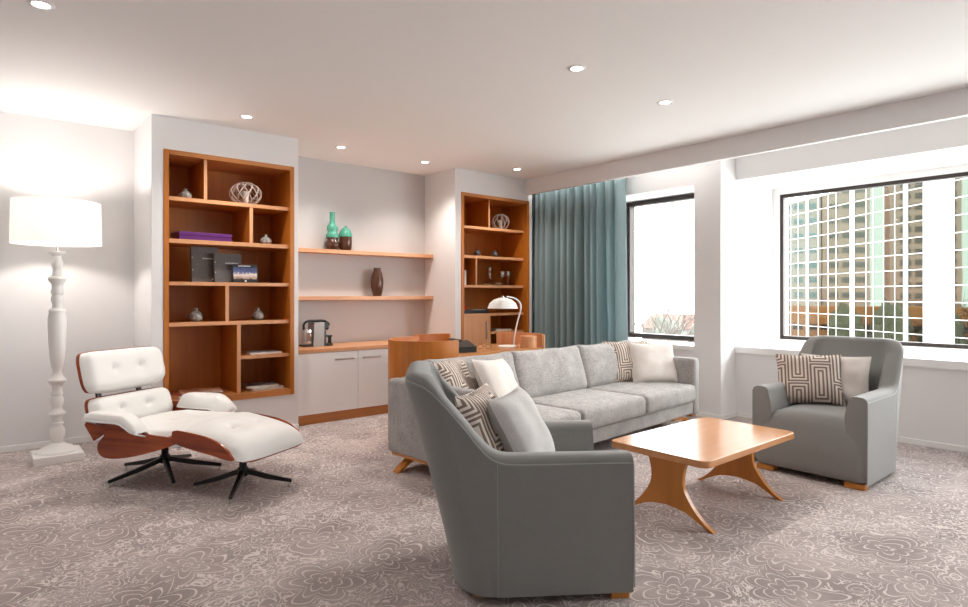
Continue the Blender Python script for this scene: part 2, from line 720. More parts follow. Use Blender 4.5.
# window boards
struct(obj('trim_2', box(5.505, 6.31, -3.4, 2.838, 0.60, 0.665, 0.006), TRIM))
struct(obj('trim_3', box(5.225, 5.66, 3.112, 4.199, 0.62, 0.665, 0.006), TRIM))


def baseboard(name, x0, x1, y0, y1, h=0.045):
    return struct(obj(name, box(x0, x1, y0, y1, 0, h, 0.003), TRIM))


baseboard('baseboard_rear', -2.5, 1.0, YB - 0.014, YB)
baseboard('baseboard_left', -2.5, -2.486, -3.5, YB - 0.014)
baseboard('baseboard_alcove', 0.986, 2.125, 4.971, 4.985)
baseboard('baseboard_alcove_return', 0.986, 1.0, 4.985, YB - 0.014)
baseboard('baseboard_right', 5.516, 5.53, -3.4, 2.826)
baseboard('baseboard_recess_return', 5.25, 5.53, 2.826, 2.84)
baseboard('baseboard_column', 5.236, 5.25, 2.826, 5.4)


def window(name, X, y0, y1, z0, z1, fw, dep):
    b = bmesh.new()
    box(X, X + dep, y0, y1, z0, z0 + fw, 0.004, 1, bm=b)
    box(X, X + dep, y0, y1, z1 - fw, z1, 0.004, 1, bm=b)
    box(X, X + dep, y0, y0 + fw, z0 + fw, z1 - fw, 0.004, 1, bm=b)
    box(X, X + dep, y1 - fw, y1, z0 + fw, z1 - fw, 0.004, 1, bm=b)
    o = struct(obj(name, b, BRONZE))
    obj('glass_pane', box(X + dep * 0.5 - 0.004, X + dep * 0.5 + 0.004, y0 + fw, y1 - fw, z0 + fw, z1 - fw), GLASS, o)
    return o


window('window_1', 6.30, -3.35, 2.77, 0.70, 2.175, 0.035, 0.06)  # unseen end beyond the view lengthened to let in more daylight
window('window_2', 5.65, 3.0, 4.195, 0.675, 2.195, 0.05, 0.10)
# white surround filling between window 1 frame and the recess
b = bmesh.new()
box(6.30, XR, 2.77, 2.84, 0.60, 2.24, bm=b)
box(6.30, XR, -3.4, 2.77, 2.175, 2.24, bm=b)
box(6.30, XR, -3.4, 2.77, 0.60, 0.70, bm=b)
box(6.30, XR, -3.4, -3.35, 0.70, 2.175, bm=b)
struct(obj('trim_4', b, TRIM))

# ------------------------------------------------------------------ downlights
DL = [((0.235, 3.433), 'round recessed downlight at the top left of the ceiling above the floor lamp side', 14),
      ((1.558, 4.60), 'small recessed downlight just in front of the left bookcase wall', 16),
      ((2.533, 5.002), 'small recessed downlight above the white cabinet niche, left of two', 16),
      ((3.464, 5.022), 'small recessed downlight at the right end of the niche ceiling', 16),
      ((4.402, 4.671), 'small recessed downlight in front of the right bookcase beside the curtain', 16),
      ((2.714, 2.365), 'small recessed downlight in mid ceiling above the sofa, left of the pair', 14),
      ((3.657, 2.388), 'small recessed downlight in mid ceiling nearer the window wall', 14)]
ring0 = None
for (x, y), lab, pw in DL:
    t = thing('ceiling_downlight', lab, 'downlight', (x, y, CZ), 0, 'recessed ceiling downlights')
    if ring0 is None:
        r0 = obj('trim_ring', lathe([(0.034, -0.0005), (0.036, -0.006), (0.050, -0.006), (0.056, -0.0005)], 32), WHITEG, t, True)
        l0 = obj('lit_lens', lathe([(0, -0.002), (0.034, -0.002), (0.034, -0.0005), (0, -0.0005)], 24), LED, t)
        ring0 = (r0, l0)
    else:
        for q in ring0:
            c = q.copy()
            COL.objects.link(c)
            c.parent = t
    spot((x, y, CZ - 0.02), pw * 2.0)

# ------------------------------------------------------------------ bookcases
XA = Vector((1, 0, 0))


def bookcase(name, label, x0, x1, z0, z1, yf, rec, shelves, dividers, depth=0.46):
    t = thing(name, label, 'bookcase', ((x0 + x1) / 2, yf, z0))
    ox, oz = (x0 + x1) / 2, z0
    e = 0.036
    P = dict(parent=t)

    def L(bm):
        for v in bm.verts:
            v.co -= Vector((ox, yf, oz))
        return bm
    obj('side_panel', L(box(x0, x0 + e, yf - 0.008, yf + depth, z0, z1, 0.002, 1)), WOOD, t)
    obj('side_panel', L(box(x1 - e, x1, yf - 0.008, yf + depth, z0, z1, 0.002, 1)), WOOD, t)
    obj('top_panel', L(box(x0 + e, x1 - e, yf - 0.008, yf + depth, z1 - e, z1, 0.002, 1)), WOODX, t)
    obj('bottom_panel', L(box(x0 + e, x1 - e, yf - 0.008, yf + depth, z0, z0 + 0.05, 0.002, 1)), WOODX, t)
    obj('back_panel', L(box(x0 + e, x1 - e, yf + depth - 0.012, yf + depth, z0 + 0.05, z1 - e)), WOOD, t)
    for (a, c, z, th) in shelves:
        o = obj('shelf', L(box(a, c, yf + rec, yf + depth - 0.013, z - th, z)), WOOD, t)
        obj('edge_lip', L(box(a, c, yf + rec - 0.006, yf + rec - 0.0002, z - th, z, 0.001, 1)), WOODE, o)
    for (a, c, za, zb) in dividers:
        o = obj('divider', L(box(a, c, yf + rec + 0.002, yf + depth - 0.013, za, zb)), WOOD, t)
        obj('edge_lip', L(box(a, c, yf + rec - 0.004, yf + rec + 0.0018, za, zb, 0.001, 1)), WOODEZ, o)
    return t, L


YL = 4.985
lb, Lf = bookcase('bookcase', 'built-in cherry wood bookcase behind the lounge chair, wider of the two and without a door', 1.08, 2.086, 0.306, 2.242, YL, 0.03,
    [(1.116, 2.05, 1.897, 0.03), (1.116, 2.05, 1.577, 0.032), (1.116, 2.05, 1.251, 0.028), (1.116, 2.05, 0.94, 0.03), (1.652, 2.05, 0.656, 0.028)],
    [(1.37, 1.395, 1.897, 2.206), (1.722, 1.75, 1.577, 1.867), (1.532, 1.56, 0.94, 1.223), (1.622, 1.652, 0.356, 0.91)])
YR_ = 5.04
rb, Lr = bookcase('bookcase', 'built-in cherry wood bookcase beside the teal curtain, with a cupboard door low down', 3.938, 4.94, 0.306, 2.242, YR_, 0.06,
    [(3.974, 4.904, 1.900, 0.03), (3.974, 4.904, 1.580, 0.03), (3.974, 4.904, 1.258, 0.027), (3.974, 4.904, 0.946, 0.027), (4.40, 4.904, 0.742, 0.027), (4.40, 4.904, 0.55, 0.027)],
    [(4.37, 4.39, 1.900, 2.206), (4.185, 4.205, 1.258, 1.55), (4.375, 4.40, 0.356, 0.919)])
d = obj('door', Lr(box(3.978, 4.372, YR_ + 0.05, YR_ + 0.07, 0.36, 0.917, 0.002, 1)), WOODEZ, rb)
obj('handle', Lr(box(4.325, 4.335, YR_ + 0.03, YR_ + 0.05, 0.66, 0.86, 0.002, 1)), CHROME, d)

# ------------------------------------------------------------------ things on the shelves
BUDG = mat('grey_glaze', (0.30, 0.31, 0.31), 0.2)
nt = BUDG.node_tree
gc = ramp(nt, noisen(nt, coords(nt), 28, 3).outputs[0], [(0.4, (0.22, 0.25, 0.26)), (0.62, (0.50, 0.48, 0.45))])
lk(nt, gc, nt.nodes['Principled BSDF'].inputs['Base Color'])
BUDD = mat('dark_glaze', (0.07, 0.075, 0.085), 0.2)


def bud_profile(r, h):
    return [(0, 0), (r * 0.5, 0), (r * 0.82, h * 0.09), (r * 0.98, h * 0.24), (r, h * 0.40), (r * 0.9, h * 0.56), (r * 0.64, h * 0.70), (r * 0.32, h * 0.78),
            (r * 0.24, h * 0.86), (r * 0.33, h * 0.97), (r * 0.27, h), (r * 0.18, h * 0.93), (0, h * 0.85)]


for (x, y, z, r, h, lab, m, g) in [
    (1.273, 5.15, 1.897, 0.047, 0.09, 'small grey bud vase in the top left compartment of the left bookcase', BUDG, 'grey bud vases'),
    (1.908, 5.15, 1.577, 0.047, 0.09, 'small grey bud vase in the right compartment below the woven lattice orb', BUDG, 'grey bud vases'),
    (1.348, 5.15, 0.940, 0.050, 0.105, 'small grey bud vase under the dark books, left of the short divider', BUDG, 'grey bud vases'),
    (1.838, 5.15, 0.940, 0.048, 0.10, 'small grey bud vase under the picture card, right of the short divider', BUDG, 'grey bud vases'),
    (4.295, 5.20, 1.580, 0.036, 0.085, 'small dark bud vase on the right bookcase, left of two', BUDD, 'dark bud vases'),
    (4.555, 5.20, 1.580, 0.036, 0.080, 'small dark bud vase on the right bookcase, right of two below the wire orb', BUDD, 'dark bud vases')]:
    o = obj('bud_vase', lathe(bud_profile(r, h), 28), m, None, True, (x, y, z))
    tag(o, lab, 'vase', g)

RATTAN = mat('pale_rattan', (0.55, 0.47, 0.42), 0.6)
PALEC = mat('pale_candle', (0.75, 0.70, 0.64), 0.5)


def lattice_orb(loc, r, h, lab, nstr=11, tr=0.004, twist=1.15):
    t = thing('lattice_lantern', lab, 'lantern', loc)
    b = bmesh.new()
    for s in (1, -1):
        for k in range(nstr):
            pts = []
            for i in range(15):
                f = i / 14
                ph = 0.28 + f * (PI - 0.28 - 0.42)
                a = 2 * PI * k / nstr + s * twist * f
                pts.append((r * math.sin(ph) * math.cos(a), r * math.sin(ph) * math.sin(a), h / 2 - h / 2 * math.cos(ph)))
            tube(pts, tr, 6, bm=b)
    obj('lattice', b, RATTAN, t, True)
    for nm, ph in (('base_ring', 0.28), ('top_rim', PI - 0.42)):
        b = bmesh.new()
        rr = r * math.sin(ph)
        zz = h / 2 - h / 2 * math.cos(ph)
        tube([(rr * math.cos(2 * PI * i / 24), rr * math.sin(2 * PI * i / 24), zz) for i in range(24)], tr * 1.6, 6, bm=b, closed=True)
        obj(nm, b, RATTAN, t, True)
    obj('candle_plate', cyl(r * 0.27, h * 0.012, h * 0.03), RATTAN, t, True)

    obj('candle', cyl(r * 0.2, h * 0.03, h * 0.62), PALEC, t, True)
    return t


lattice_orb((1.735, 5.14, 1.897), 0.125, 0.19, 'woven lattice orb lantern on the top shelf of the left bookcase')
lattice_orb((4.66, 5.22, 1.900), 0.10, 0.185, 'openwork wire orb lantern on the top shelf of the right bookcase', 9, 0.004, 0.9)

PURPLE = fabric('purple_cloth', (0.085, 0.012, 0.13), (0.13, 0.022, 0.19), 300, 0.5)
t = thing('storage_box', 'flat purple box on the second shelf of the left bookcase', 'box', (1.40, 5.17, 1.577), R(4))
obj('box_body', box(-0.20, 0.20, -0.09, 0.09, 0, 0.036, 0.003), PURPLE, t)
obj('lid', box(-0.203, 0.203, -0.093, 0.093, 0.036, 0.066, 0.004), PURPLE, t)

BOOKC = fabric('charcoal_cloth', (0.11, 0.10, 0.097), (0.15, 0.137, 0.132), 400, 0.7)
INK = mat('white_print', (0.7, 0.68, 0.66), 0.6)
PAGES = mat('page_edges', (0.72, 0.68, 0.62), 0.8)


def standing_book(loc, wd, ht, th, lean, lab, title):
    t = thing('hardback_book', lab, 'book', loc, 0, 'charcoal books on the third shelf')
    t.rotation_euler = (R(-lean), 0, R(2))
    b = bmesh.new()
    box(0, wd, 0, 0.003, 0, ht, 0.001, 1, bm=b)
    box(0, wd, th - 0.003, th, 0, ht, 0.001, 1, bm=b)
    box(-0.002, 0.004, 0, th, 0, ht, 0.001, 1, bm=b)
    obj('cover', b, BOOKC, t)
    obj('pages', box(0.004, wd - 0.004, 0.003, th - 0.003, 0.004, ht - 0.004), PAGES, t)
    b = bmesh.new()
    random.seed(len(lab))
    x = wd * 0.40
    while x < wd * 0.88:  # tiny printed title, illegible in the photograph
        w_ = random.uniform(0.005, 0.009)
        box(x, x + w_, -0.0008, 0.0, ht * 0.655, ht * 0.69, bm=b)
        x += w_ + 0.003
    obj('title_lettering', b, INK, t)
    b = bmesh.new()
    b.faces.new([b.verts.new((wd * 0.70 + a, -0.0006, ht * 0.06 + c)) for a, c in ((0, 0), (0.03, 0), (0.015, 0.022))])
    obj('emblem', b, INK, t)
    for z in (0.33, 0.68):
        obj('spine_mark', box(0.004, 0.010, -0.0008, 0.0, ht * z, ht * z + 0.008), INK, t)


standing_book((1.315, 5.125, 1.252), 0.205, 0.285, 0.03, 6, 'taller charcoal hardback standing at the left of the third shelf', 1)
standing_book((1.475, 5.085, 1.252), 0.215, 0.235, 0.028, 6, 'shorter charcoal hardback leaning behind the small night picture', 2)
PHOTOM = mat('night_picture', (0.05, 0.06, 0.1), 0.3)
nt = PHOTOM.node_tree
sx = nd(nt, 'ShaderNodeSeparateXYZ')
lk(nt, nd(nt, 'ShaderNodeTexCoord').outputs['Object'], sx.inputs[0])
nn = noisen(nt, coords(nt), 38, 2)
skyc = ramp(nt, math_(nt, 'ADD', math_(nt, 'MULTIPLY', sx.outputs[2], 6.5), math_(nt, 'MULTIPLY', nn.outputs[0], 0.35)),
            [(0.30, (0.02, 0.02, 0.03)), (0.42, (0.45, 0.30, 0.22)), (0.62, (0.75, 0.66, 0.62)), (0.72, (0.10, 0.12, 0.25)), (1.0, (0.02, 0.03, 0.10))])
lk(nt, skyc, nt.nodes['Principled BSDF'].inputs['Base Color'])
t = thing('picture_card', 'small dark card with a lit night skyline picture leaning on the books', 'picture', (1.60, 5.045, 1.252))
t.rotation_euler = (R(-8), 0, 0)
obj('card', box(0, 0.205, 0, 0.006, 0, 0.15, 0.001, 1), BLACKP, t)
obj('picture', box(0.008, 0.197, -0.001, 0.0, 0.028, 0.125), PHOTOM, t)
b = bmesh.new()
for k in range(9):
    box(0.05 + k * 0.011, 0.058 + k * 0.011, -0.001, 0, 0.133, 0.140, bm=b)
obj('card_lettering', b, INK, t)
obj('card_emblem', box(0.095, 0.110, -0.001, 0, 0.006, 0.020), INK, t)


def magazine(loc, rz, wd, dp, th, m, lab, group):
    t = thing('magazine', lab, 'magazine', loc, rz, group)
    obj('cover', box(-wd / 2, wd / 2, -dp / 2, dp / 2, th - 0.001, th, 0), m, t)
    b = box(-wd / 2 + 0.001, wd / 2 - 0.001, -dp / 2 + 0.001, dp / 2 - 0.001, 0, th - 0.001)
    obj('pages', b, PAGES, t)
    return t


def cover_mat(name, a, c, sc=14):
    m = mat(name, a, 0.3)
    nt = m.node_tree
    cc = ramp(nt, noisen(nt, coords(nt), sc, 2).outputs[0], [(0.45, a), (0.55, c)])
    lk(nt, cc, nt.nodes['Principled BSDF'].inputs['Base Color'])
    return m


MG1 = cover_mat('orange_cover', (0.42, 0.10, 0.03), (0.62, 0.40, 0.28))
MG2 = cover_mat('red_cover', (0.36, 0.05, 0.03), (0.55, 0.20, 0.12))
MG3 = cover_mat('white_cover', (0.70, 0.69, 0.68), (0.35, 0.36, 0.40), 18)
MG4 = cover_mat('dark_cover', (0.06, 0.06, 0.07), (0.45, 0.42, 0.42), 16)
magazine((1.30, 5.14, 0.357), R(12), 0.27, 0.21, 0.022, MG2, 'red covered magazine at the bottom of the left bookcase, under the orange one', 'magazines in the left bookcase')
magazine((1.38, 5.13, 0.380), R(-8), 0.30, 0.22, 0.012, MG1, 'orange and beige magazine on top of the red one, behind the chair arm', 'magazines in the left bookcase')
magazine((1.88, 5.13, 0.357), R(6), 0.27, 0.19, 0.02, MG3, 'white magazine at the bottom right of the left bookcase, lower of two', 'magazines in the left bookcase')
magazine((1.855, 5.15, 0.378), R(-5), 0.26, 0.20, 0.018, MG4, 'dark and white magazine on top of the white one, bottom right of the left bookcase', 'magazines in the left bookcase')
magazine((1.86, 5.12, 0.657), R(3), 0.27, 0.19, 0.016, MG3, 'pale magazine alone on the short shelf of the left bookcase', 'magazines in the left bookcase')
magazine((4.62, 5.22, 0.743), R(0), 0.24, 0.20, 0.018, MG3, 'pale magazine on the short shelf beside the cupboard door of the right bookcase', None)

for k, (x, lab) in enumerate([(4.035, 'slim grey booklet at the left end of the right bookcase, leftmost of three'),
                              (4.070, 'slim grey booklet in the middle of three on the right bookcase'),
                              (4.107, 'slim pale booklet at the right of three, beside the divider on the right bookcase')]):
    t = thing('booklet', lab, 'book', (x, 5.18, 1.259), 0, 'upright booklets in the right bookcase')
    obj('cover', box(-0.014, 0.014, 0, 0.14, 0, 0.175 - 0.006 * k, 0.002), GREYC if k < 2 else INK, t)
    obj('pages', box(-0.011, 0.011, -0.0005, 0.1405, 0.003, 0.176 - 0.006 * k), PAGES, t)

g0 = None
for x, lab in [(4.665, 'stemmed wine glass on the right bookcase, left of the pair'), (4.755, 'stemmed wine glass on the right bookcase, right of the pair')]:
    t = thing('wine_glass', lab, 'glass', (x, 5.2, 1.259), 0, 'wine glasses')
    if g0 is None:
        g0 = [obj('bowl', lathe([(0.004, 0.075), (0.022, 0.09), (0.034, 0.125), (0.030, 0.165), (0.028, 0.165), (0.031, 0.125), (0.020, 0.094), (0, 0.082)], 24), GLASSW, t, True),
              obj('stem', lathe([(0, 0), (0.030, 0), (0.030, 0.003), (0.004, 0.008), (0.0035, 0.075), (0, 0.076)], 20), GLASSW, t, True)]
    else:
        for q in g0:
            c = q.copy()
            COL.objects.link(c)
            c.parent = t
t = thing('decanter', 'clear glass decanter with a stopper on the right bookcase', 'decanter', (4.50, 5.23, 1.259))
obj('flask', lathe([(0, 0), (0.075, 0.002), (0.085, 0.02), (0.06, 0.05), (0.02, 0.085), (0.016, 0.14), (0.022, 0.155), (0.018, 0.156), (0.012, 0.14), (0, 0.12)], 28), GLASSW, t, True)
obj('stopper', lathe([(0, 0.156), (0.012, 0.158), (0.024, 0.185), (0.018, 0.215), (0, 0.23)], 20), GLASSW, t, True)
t = thing('glass_bowl', 'low glass bowl of pale pebbles in front of the decanter', 'bowl', (4.53, 5.13, 1.259))
obj('bowl', lathe([(0, 0), (0.04, 0), (0.075, 0.03), (0.07, 0.031), (0.038, 0.006), (0, 0.006)], 28), GLASSW, t, True)
bb = bmesh.new()
random.seed(4)
for k in range(7):
    a = k * 0.9
    cyl(0.013, 0.008, 0.03, 10, 0.028 * math.cos(a), 0.028 * math.sin(a), bm=bb)
obj('pebbles', bb, PALEC, t, True)

t = thing('black_tray', 'long black tray on the right bookcase above the cupboard door', 'tray', (4.20, 5.24, 0.947))
b = bmesh.new()
box(-0.19, 0.19, -0.12, 0.12, 0, 0.006, bm=b)
box(-0.19, -0.182, -0.12, 0.12, 0.006, 0.038, bm=b)
box(0.182, 0.19, -0.12, 0.12, 0.006, 0.038, bm=b)
box(-0.182, 0.182, -0.12, -0.112, 0.006, 0.038, bm=b)
box(-0.182, 0.182, 0.112, 0.12, 0.006, 0.038, bm=b)
obj('tray_body', b, BLACKP, t)
obj('papers', box(-0.02, 0.17, -0.10, 0.10, 0.006, 0.04), INK, t)
REDC = mat('red_glass', (0.65, 0.03, 0.015), 0.25)
t = thing('candle_cup', 'small red candle cup standing in the black tray', 'candle', (4.085, 5.19, 0.954))
obj('cup', lathe([(0, 0), (0.028, 0), (0.031, 0.075), (0.027, 0.075), (0.025, 0.055), (0, 0.055)], 24), REDC, t, True)
obj('wax', cyl(0.025, 0.045, 0.06), PALEC, t)

# ------------------------------------------------------------------ niche: floating shelves, cabinet, worktop
for z, lab in [(1.593, 'floating cherry wood shelf in the niche, upper of two, carrying the green vases'),
               (1.138, 'floating cherry wood shelf in the niche, lower of two, carrying the brown vase')]:
    tag(obj('floating_shelf', box(-0.8665, 0.8665, -0.085, 0.085, -0.038, 0, 0.002, 1), WOODE, None, loc=(2.9925, 5.515, z)), lab, 'shelf', 'floating shelves in the niche')
t = thing('low_cabinet', 'white fronted low cabinet on a wooden plinth in the niche', 'cabinet', (2.9925, 5.34, 0))
obj('carcass', box(-0.865, 0.865, -0.235, 0.255, 0.085, 0.634), TRIM, t)
obj('plinth', box(-0.865, 0.865, -0.24, 0.24, 0.0, 0.085), WOODX, t)
d0 = None
xs = [(-0.862, -0.245), (-0.241, 0.30), (0.304, 0.862)]
for k, (a, c) in enumerate(xs):
    d = obj('door', box(a, c, -0.256, -0.236, 0.088, 0.630, 0.002, 1), WHITEG, t)
    hx = c - 0.24 if k == 0 else a + 0.04
    b = bmesh.new()
    box(hx, hx + 0.19, -0.285, -0.275, 0.555, 0.572, 0.003, bm=b)
    box(hx + 0.01, hx + 0.022, -0.276, -0.2555, 0.557, 0.570, bm=b)
    box(hx + 0.168, hx + 0.18, -0.276, -0.2555, 0.557, 0.570, bm=b)
    obj('handle', b, CHROME, d)
tag(obj('worktop', box(-0.8665, 0.8665, -0.265, 0.26, 0, 0.034, 0.003), WOODE, None, loc=(2.9925, 5.34, 0.635)),
    'cherry wood worktop on the white cabinet under the floating shelves', 'worktop')


def two_tone(name, c1, c2, zt, rough=0.2):
    m = mat(name, c1, rough)
    nt = m.node_tree
    s = nd(nt, 'ShaderNodeSeparateXYZ')
    lk(nt, nd(nt, 'ShaderNodeTexCoord').outputs['Object'], s.inputs[0])
    k = math_(nt, 'GREATER_THAN', s.outputs[2], zt)
    lk(nt, mixc(nt, k, c1, c2), nt.nodes['Principled BSDF'].inputs['Base Color'])
    return m


BRN, TEAL = (0.07, 0.024, 0.012), (0.08, 0.34, 0.24)
o = obj('bottle_vase', lathe([(0, 0), (0.05, 0), (0.068, 0.03), (0.066, 0.06), (0.05, 0.088), (0.047, 0.095), (0.062, 0.125), (0.06, 0.15), (0.045, 0.172), (0.043, 0.178), (0.055, 0.20),
      (0.05, 0.23), (0.03, 0.25), (0.026, 0.27), (0.026, 0.355), (0.030, 0.366), (0.022, 0.366), (0.02, 0.26), (0, 0.25)], 36),
      two_tone('bottle_glaze', BRN, TEAL, 0.118), None, True, (2.685, 5.485, 1.594))
tag(o, 'tall bulbous bottle vase, green above and brown below, on the upper floating shelf', 'vase')
t = thing('acorn_vase', 'acorn shaped lidded jar, green above brown, beside the tall bottle vase', 'jar', (2.835, 5.50, 1.594))
obj('jar_body', lathe([(0, 0), (0.048, 0), (0.060, 0.02), (0.064, 0.08), (0.062, 0.135), (0, 0.135)], 36), mat('brown_glaze', (0.09, 0.032, 0.016), 0.18), t, True)
obj('lid', lathe([(0, 0.135), (0.066, 0.135), (0.064, 0.165), (0.05, 0.20), (0.028, 0.222), (0.014, 0.23), (0.012, 0.245), (0, 0.248)], 36), mat('green_glaze', TEAL, 0.2), t, True)
vm = mat('brown_ribbed_glaze', (0.085, 0.035, 0.02), 0.2)
o = obj('tapered_vase', lathe([(0, 0), (0.042, 0), (0.046, 0.01), (0.058, 0.06), (0.064, 0.12), (0.063, 0.17), (0.052, 0.23), (0.038, 0.265), (0.034, 0.28), (0.037, 0.292), (0.030, 0.292), (0.028, 0.27), (0, 0.26)], 36),
        vm, None, True, (3.195, 5.50, 1.139))
tag(o, 'brown tapered vase on the lower floating shelf', 'vase')

# coffee machine
t = thing('coffee_machine', 'silver and black capsule coffee machine on the worktop', 'coffee machine', (2.46, 5.37, 0.669))
b = prism([(-0.055, 0.0), (0.05, 0.0), (0.055, 0.225), (-0.045, 0.225)], -0.07, 0.07, axis='y')
obj('housing', b, STEELD, t)
b = bmesh.new()
tube(catmull([(-0.115, 0, 0.155), (-0.118, 0, 0.205), (-0.08, 0, 0.236), (0.0, 0, 0.238), (0.08, 0, 0.236), (0.125, 0, 0.21), (0.128, 0, 0.19)], 6), 0.012, 8, bm=b)
obj('lever', b, BLACKP, t, True)
obj('brew_head', softbox(0.055, 0.115, -0.045, 0.045, 0.150, 0.222, 0.015, m=3), BLACKP, t, True)
obj('front_plate', softbox(0.055, 0.085, -0.05, 0.05, 0.0, 0.150, 0.008, m=3), BLACKP, t, True)
b = bmesh.new()
box(0.085, 0.15, -0.055, 0.055, 0.0, 0.022, 0.006, bm=b)
box(0.085, 0.148, -0.05, 0.05, 0.085, 0.10, 0.005, bm=b)
box(0.135, 0.146, -0.03, 0.03, 0.02, 0.09, 0.003, bm=b)
obj('drip_tray', b, BLACKP, t)
obj('water_tank', softbox(-0.125, -0.058, -0.05, 0.05, 0.02, 0.17, 0.012, m=3), GLASSW, t, True)
obj('base_plate', box(-0.14, 0.055, -0.06, 0.06, 0.0, 0.018, 0.004), BLACKP, t)

# ------------------------------------------------------------------ curtain
tag(obj('cove_light', box(0, 0.015, -1.05, 1.05, 0, 0.012), emis('cove_strip', (1, 0.97, 0.93), 9), None, loc=(4.931, 3.95, 2.41)),
    'slim light strip hidden behind the pelmet above the curtain', 'light')
b = bmesh.new()
NU, NV = 260, 16
y0, y1 = 3.80, 5.13


def curt(u, v):
    z = 0.02 + v * 2.42
    y = y0 + (y1 - y0) * u
    ph = u * 12.5 * 2 * PI + 0.9 * math.sin(u * 21) + 0.5 * math.sin(u * 55)
    amp = (0.056 + 0.016 * math.sin(u * 33)) * (1.0 - 0.18 * v)
    sp = (1 - v) * 0.10
    yy = y + (u - 0.5) * -sp * 0.3 + 0.018 * math.cos(ph) - (1 - v) * 0.06 * (1 - u)
    x = 5.075 + amp * math.sin(ph) + 0.010 * math.sin(ph * 2 + 1.3 + 2 * v)
    return (x, yy, z)


t = thing('curtain', 'teal pleated full-height curtain between the right bookcase and the window', 'curtain', (5.07, 4.46, 0))
o = obj('cloth', grid_surface(curt, NU, NV), CURT, t, True)
for v_ in o.data.vertices:
    v_.co -= Vector((5.07, 4.46, 0))
solid(o, 0.003)
obj('curtain_rail', box(-0.015, 0.015, -0.72, 0.72, 2.445, CZ - 0.001), TRIM, t)

# ------------------------------------------------------------------ floor lamp
t = thing('floor_lamp', 'tall white turned column floor lamp with a wide drum shade', 'floor lamp', (0.445, 5.155, 0))
obj('plinth', box(-0.143, 0.143, -0.143, 0.143, 0, 0.055, 0.004), LAMPW, t)


def zz(py):
    return 1.15 - (py - 295) * 4.22 / 604


prof = [(0.0, 0.055), (0.128, 0.055), (0.122, 0.070), (0.085, 0.092), (0.052, 0.108), (0.036, 0.122)]
pix = [(443, 0.036), (441, 0.040), (437, 0.052), (433, 0.056), (429, 0.052), (425.5, 0.036), (424.5, 0.030), (424, 0.044), (422.5, 0.044), (422, 0.034), (419, 0.033), (416, 0.040), (414.5, 0.058),
       (413, 0.060), (412, 0.052), (409, 0.033), (407, 0.032), (404, 0.042), (401, 0.046), (398, 0.042), (395.5, 0.032), (394.5, 0.040), (393, 0.040), (391, 0.034), (386, 0.036), (383.5, 0.050), (381.5, 0.066),
       (380, 0.066), (378, 0.050), (374, 0.034), (371, 0.030), (367, 0.040), (357, 0.052), (342, 0.061), (328, 0.065), (318, 0.065), (312.5, 0.056), (311, 0.060), (309.5, 0.055), (308, 0.036), (304, 0.033), (302, 0.040),
       (299, 0.044), (296, 0.040), (294.5, 0.034), (294, 0.042), (292, 0.046), (288, 0.038), (284, 0.040), (280.5, 0.060), (279, 0.064), (277.5, 0.060), (276, 0.038), (271, 0.032), (268, 0.032), (266.5, 0.040), (262, 0.040),
       (259, 0.030), (256, 0.030), (254, 0.052), (252.6, 0.062), (251.5, 0.062), (251, 0.02), (250.8, 0)]
for py, r in pix:
    prof.append((r * 0.85, zz(py)))
obj('column', lathe(prof, 40), LAMPW, t, True, autos=35)
obj('stem', cyl(0.006, zz(251), zz(228), 12), CHROME, t, True)
z0, z1 = 1.505, 1.80
b = bmesh.new()
lathe([(0.266, z0), (0.260, z1), (0.257, z1), (0.263, z0), (0.266, z0)], 64, bm=b)
obj('lamp_shade', b, SHADE, t, True)
b = bmesh.new()
for k in range(3):
    a = 2 * PI * k / 3
    tube([(0, 0, zz(228)), (0.259 * math.cos(a), 0.259 * math.sin(a), z1 - 0.04)], 0.002, 6, bm=b)
obj('shade_spider', b, CHROME, t)
obj('bulb', lathe([(0, 1.60), (0.014, 1.603), (0.03, 1.66), (0.028, 1.70), (0, 1.72)], 20), emis('bulb_glass', (1, 0.9, 0.8), 25), t, True)
for dz in (1.67,):
    l = bpy.data.lights.new('bulb_light', 'POINT')
    l.energy = 22
    l.color = (1, 0.94, 0.88)
    l.shadow_soft_size = 0.05
    lo = bpy.data.objects.new('bulb_light', l)
    COL.objects.link(lo)
    lo.location = (0.445, 5.155, dz)
    lo.parent = None

# ------------------------------------------------------------------ lounge chair and ottoman
AL = math.atan2(-0.850, 0.527)     # heading towards the ottoman


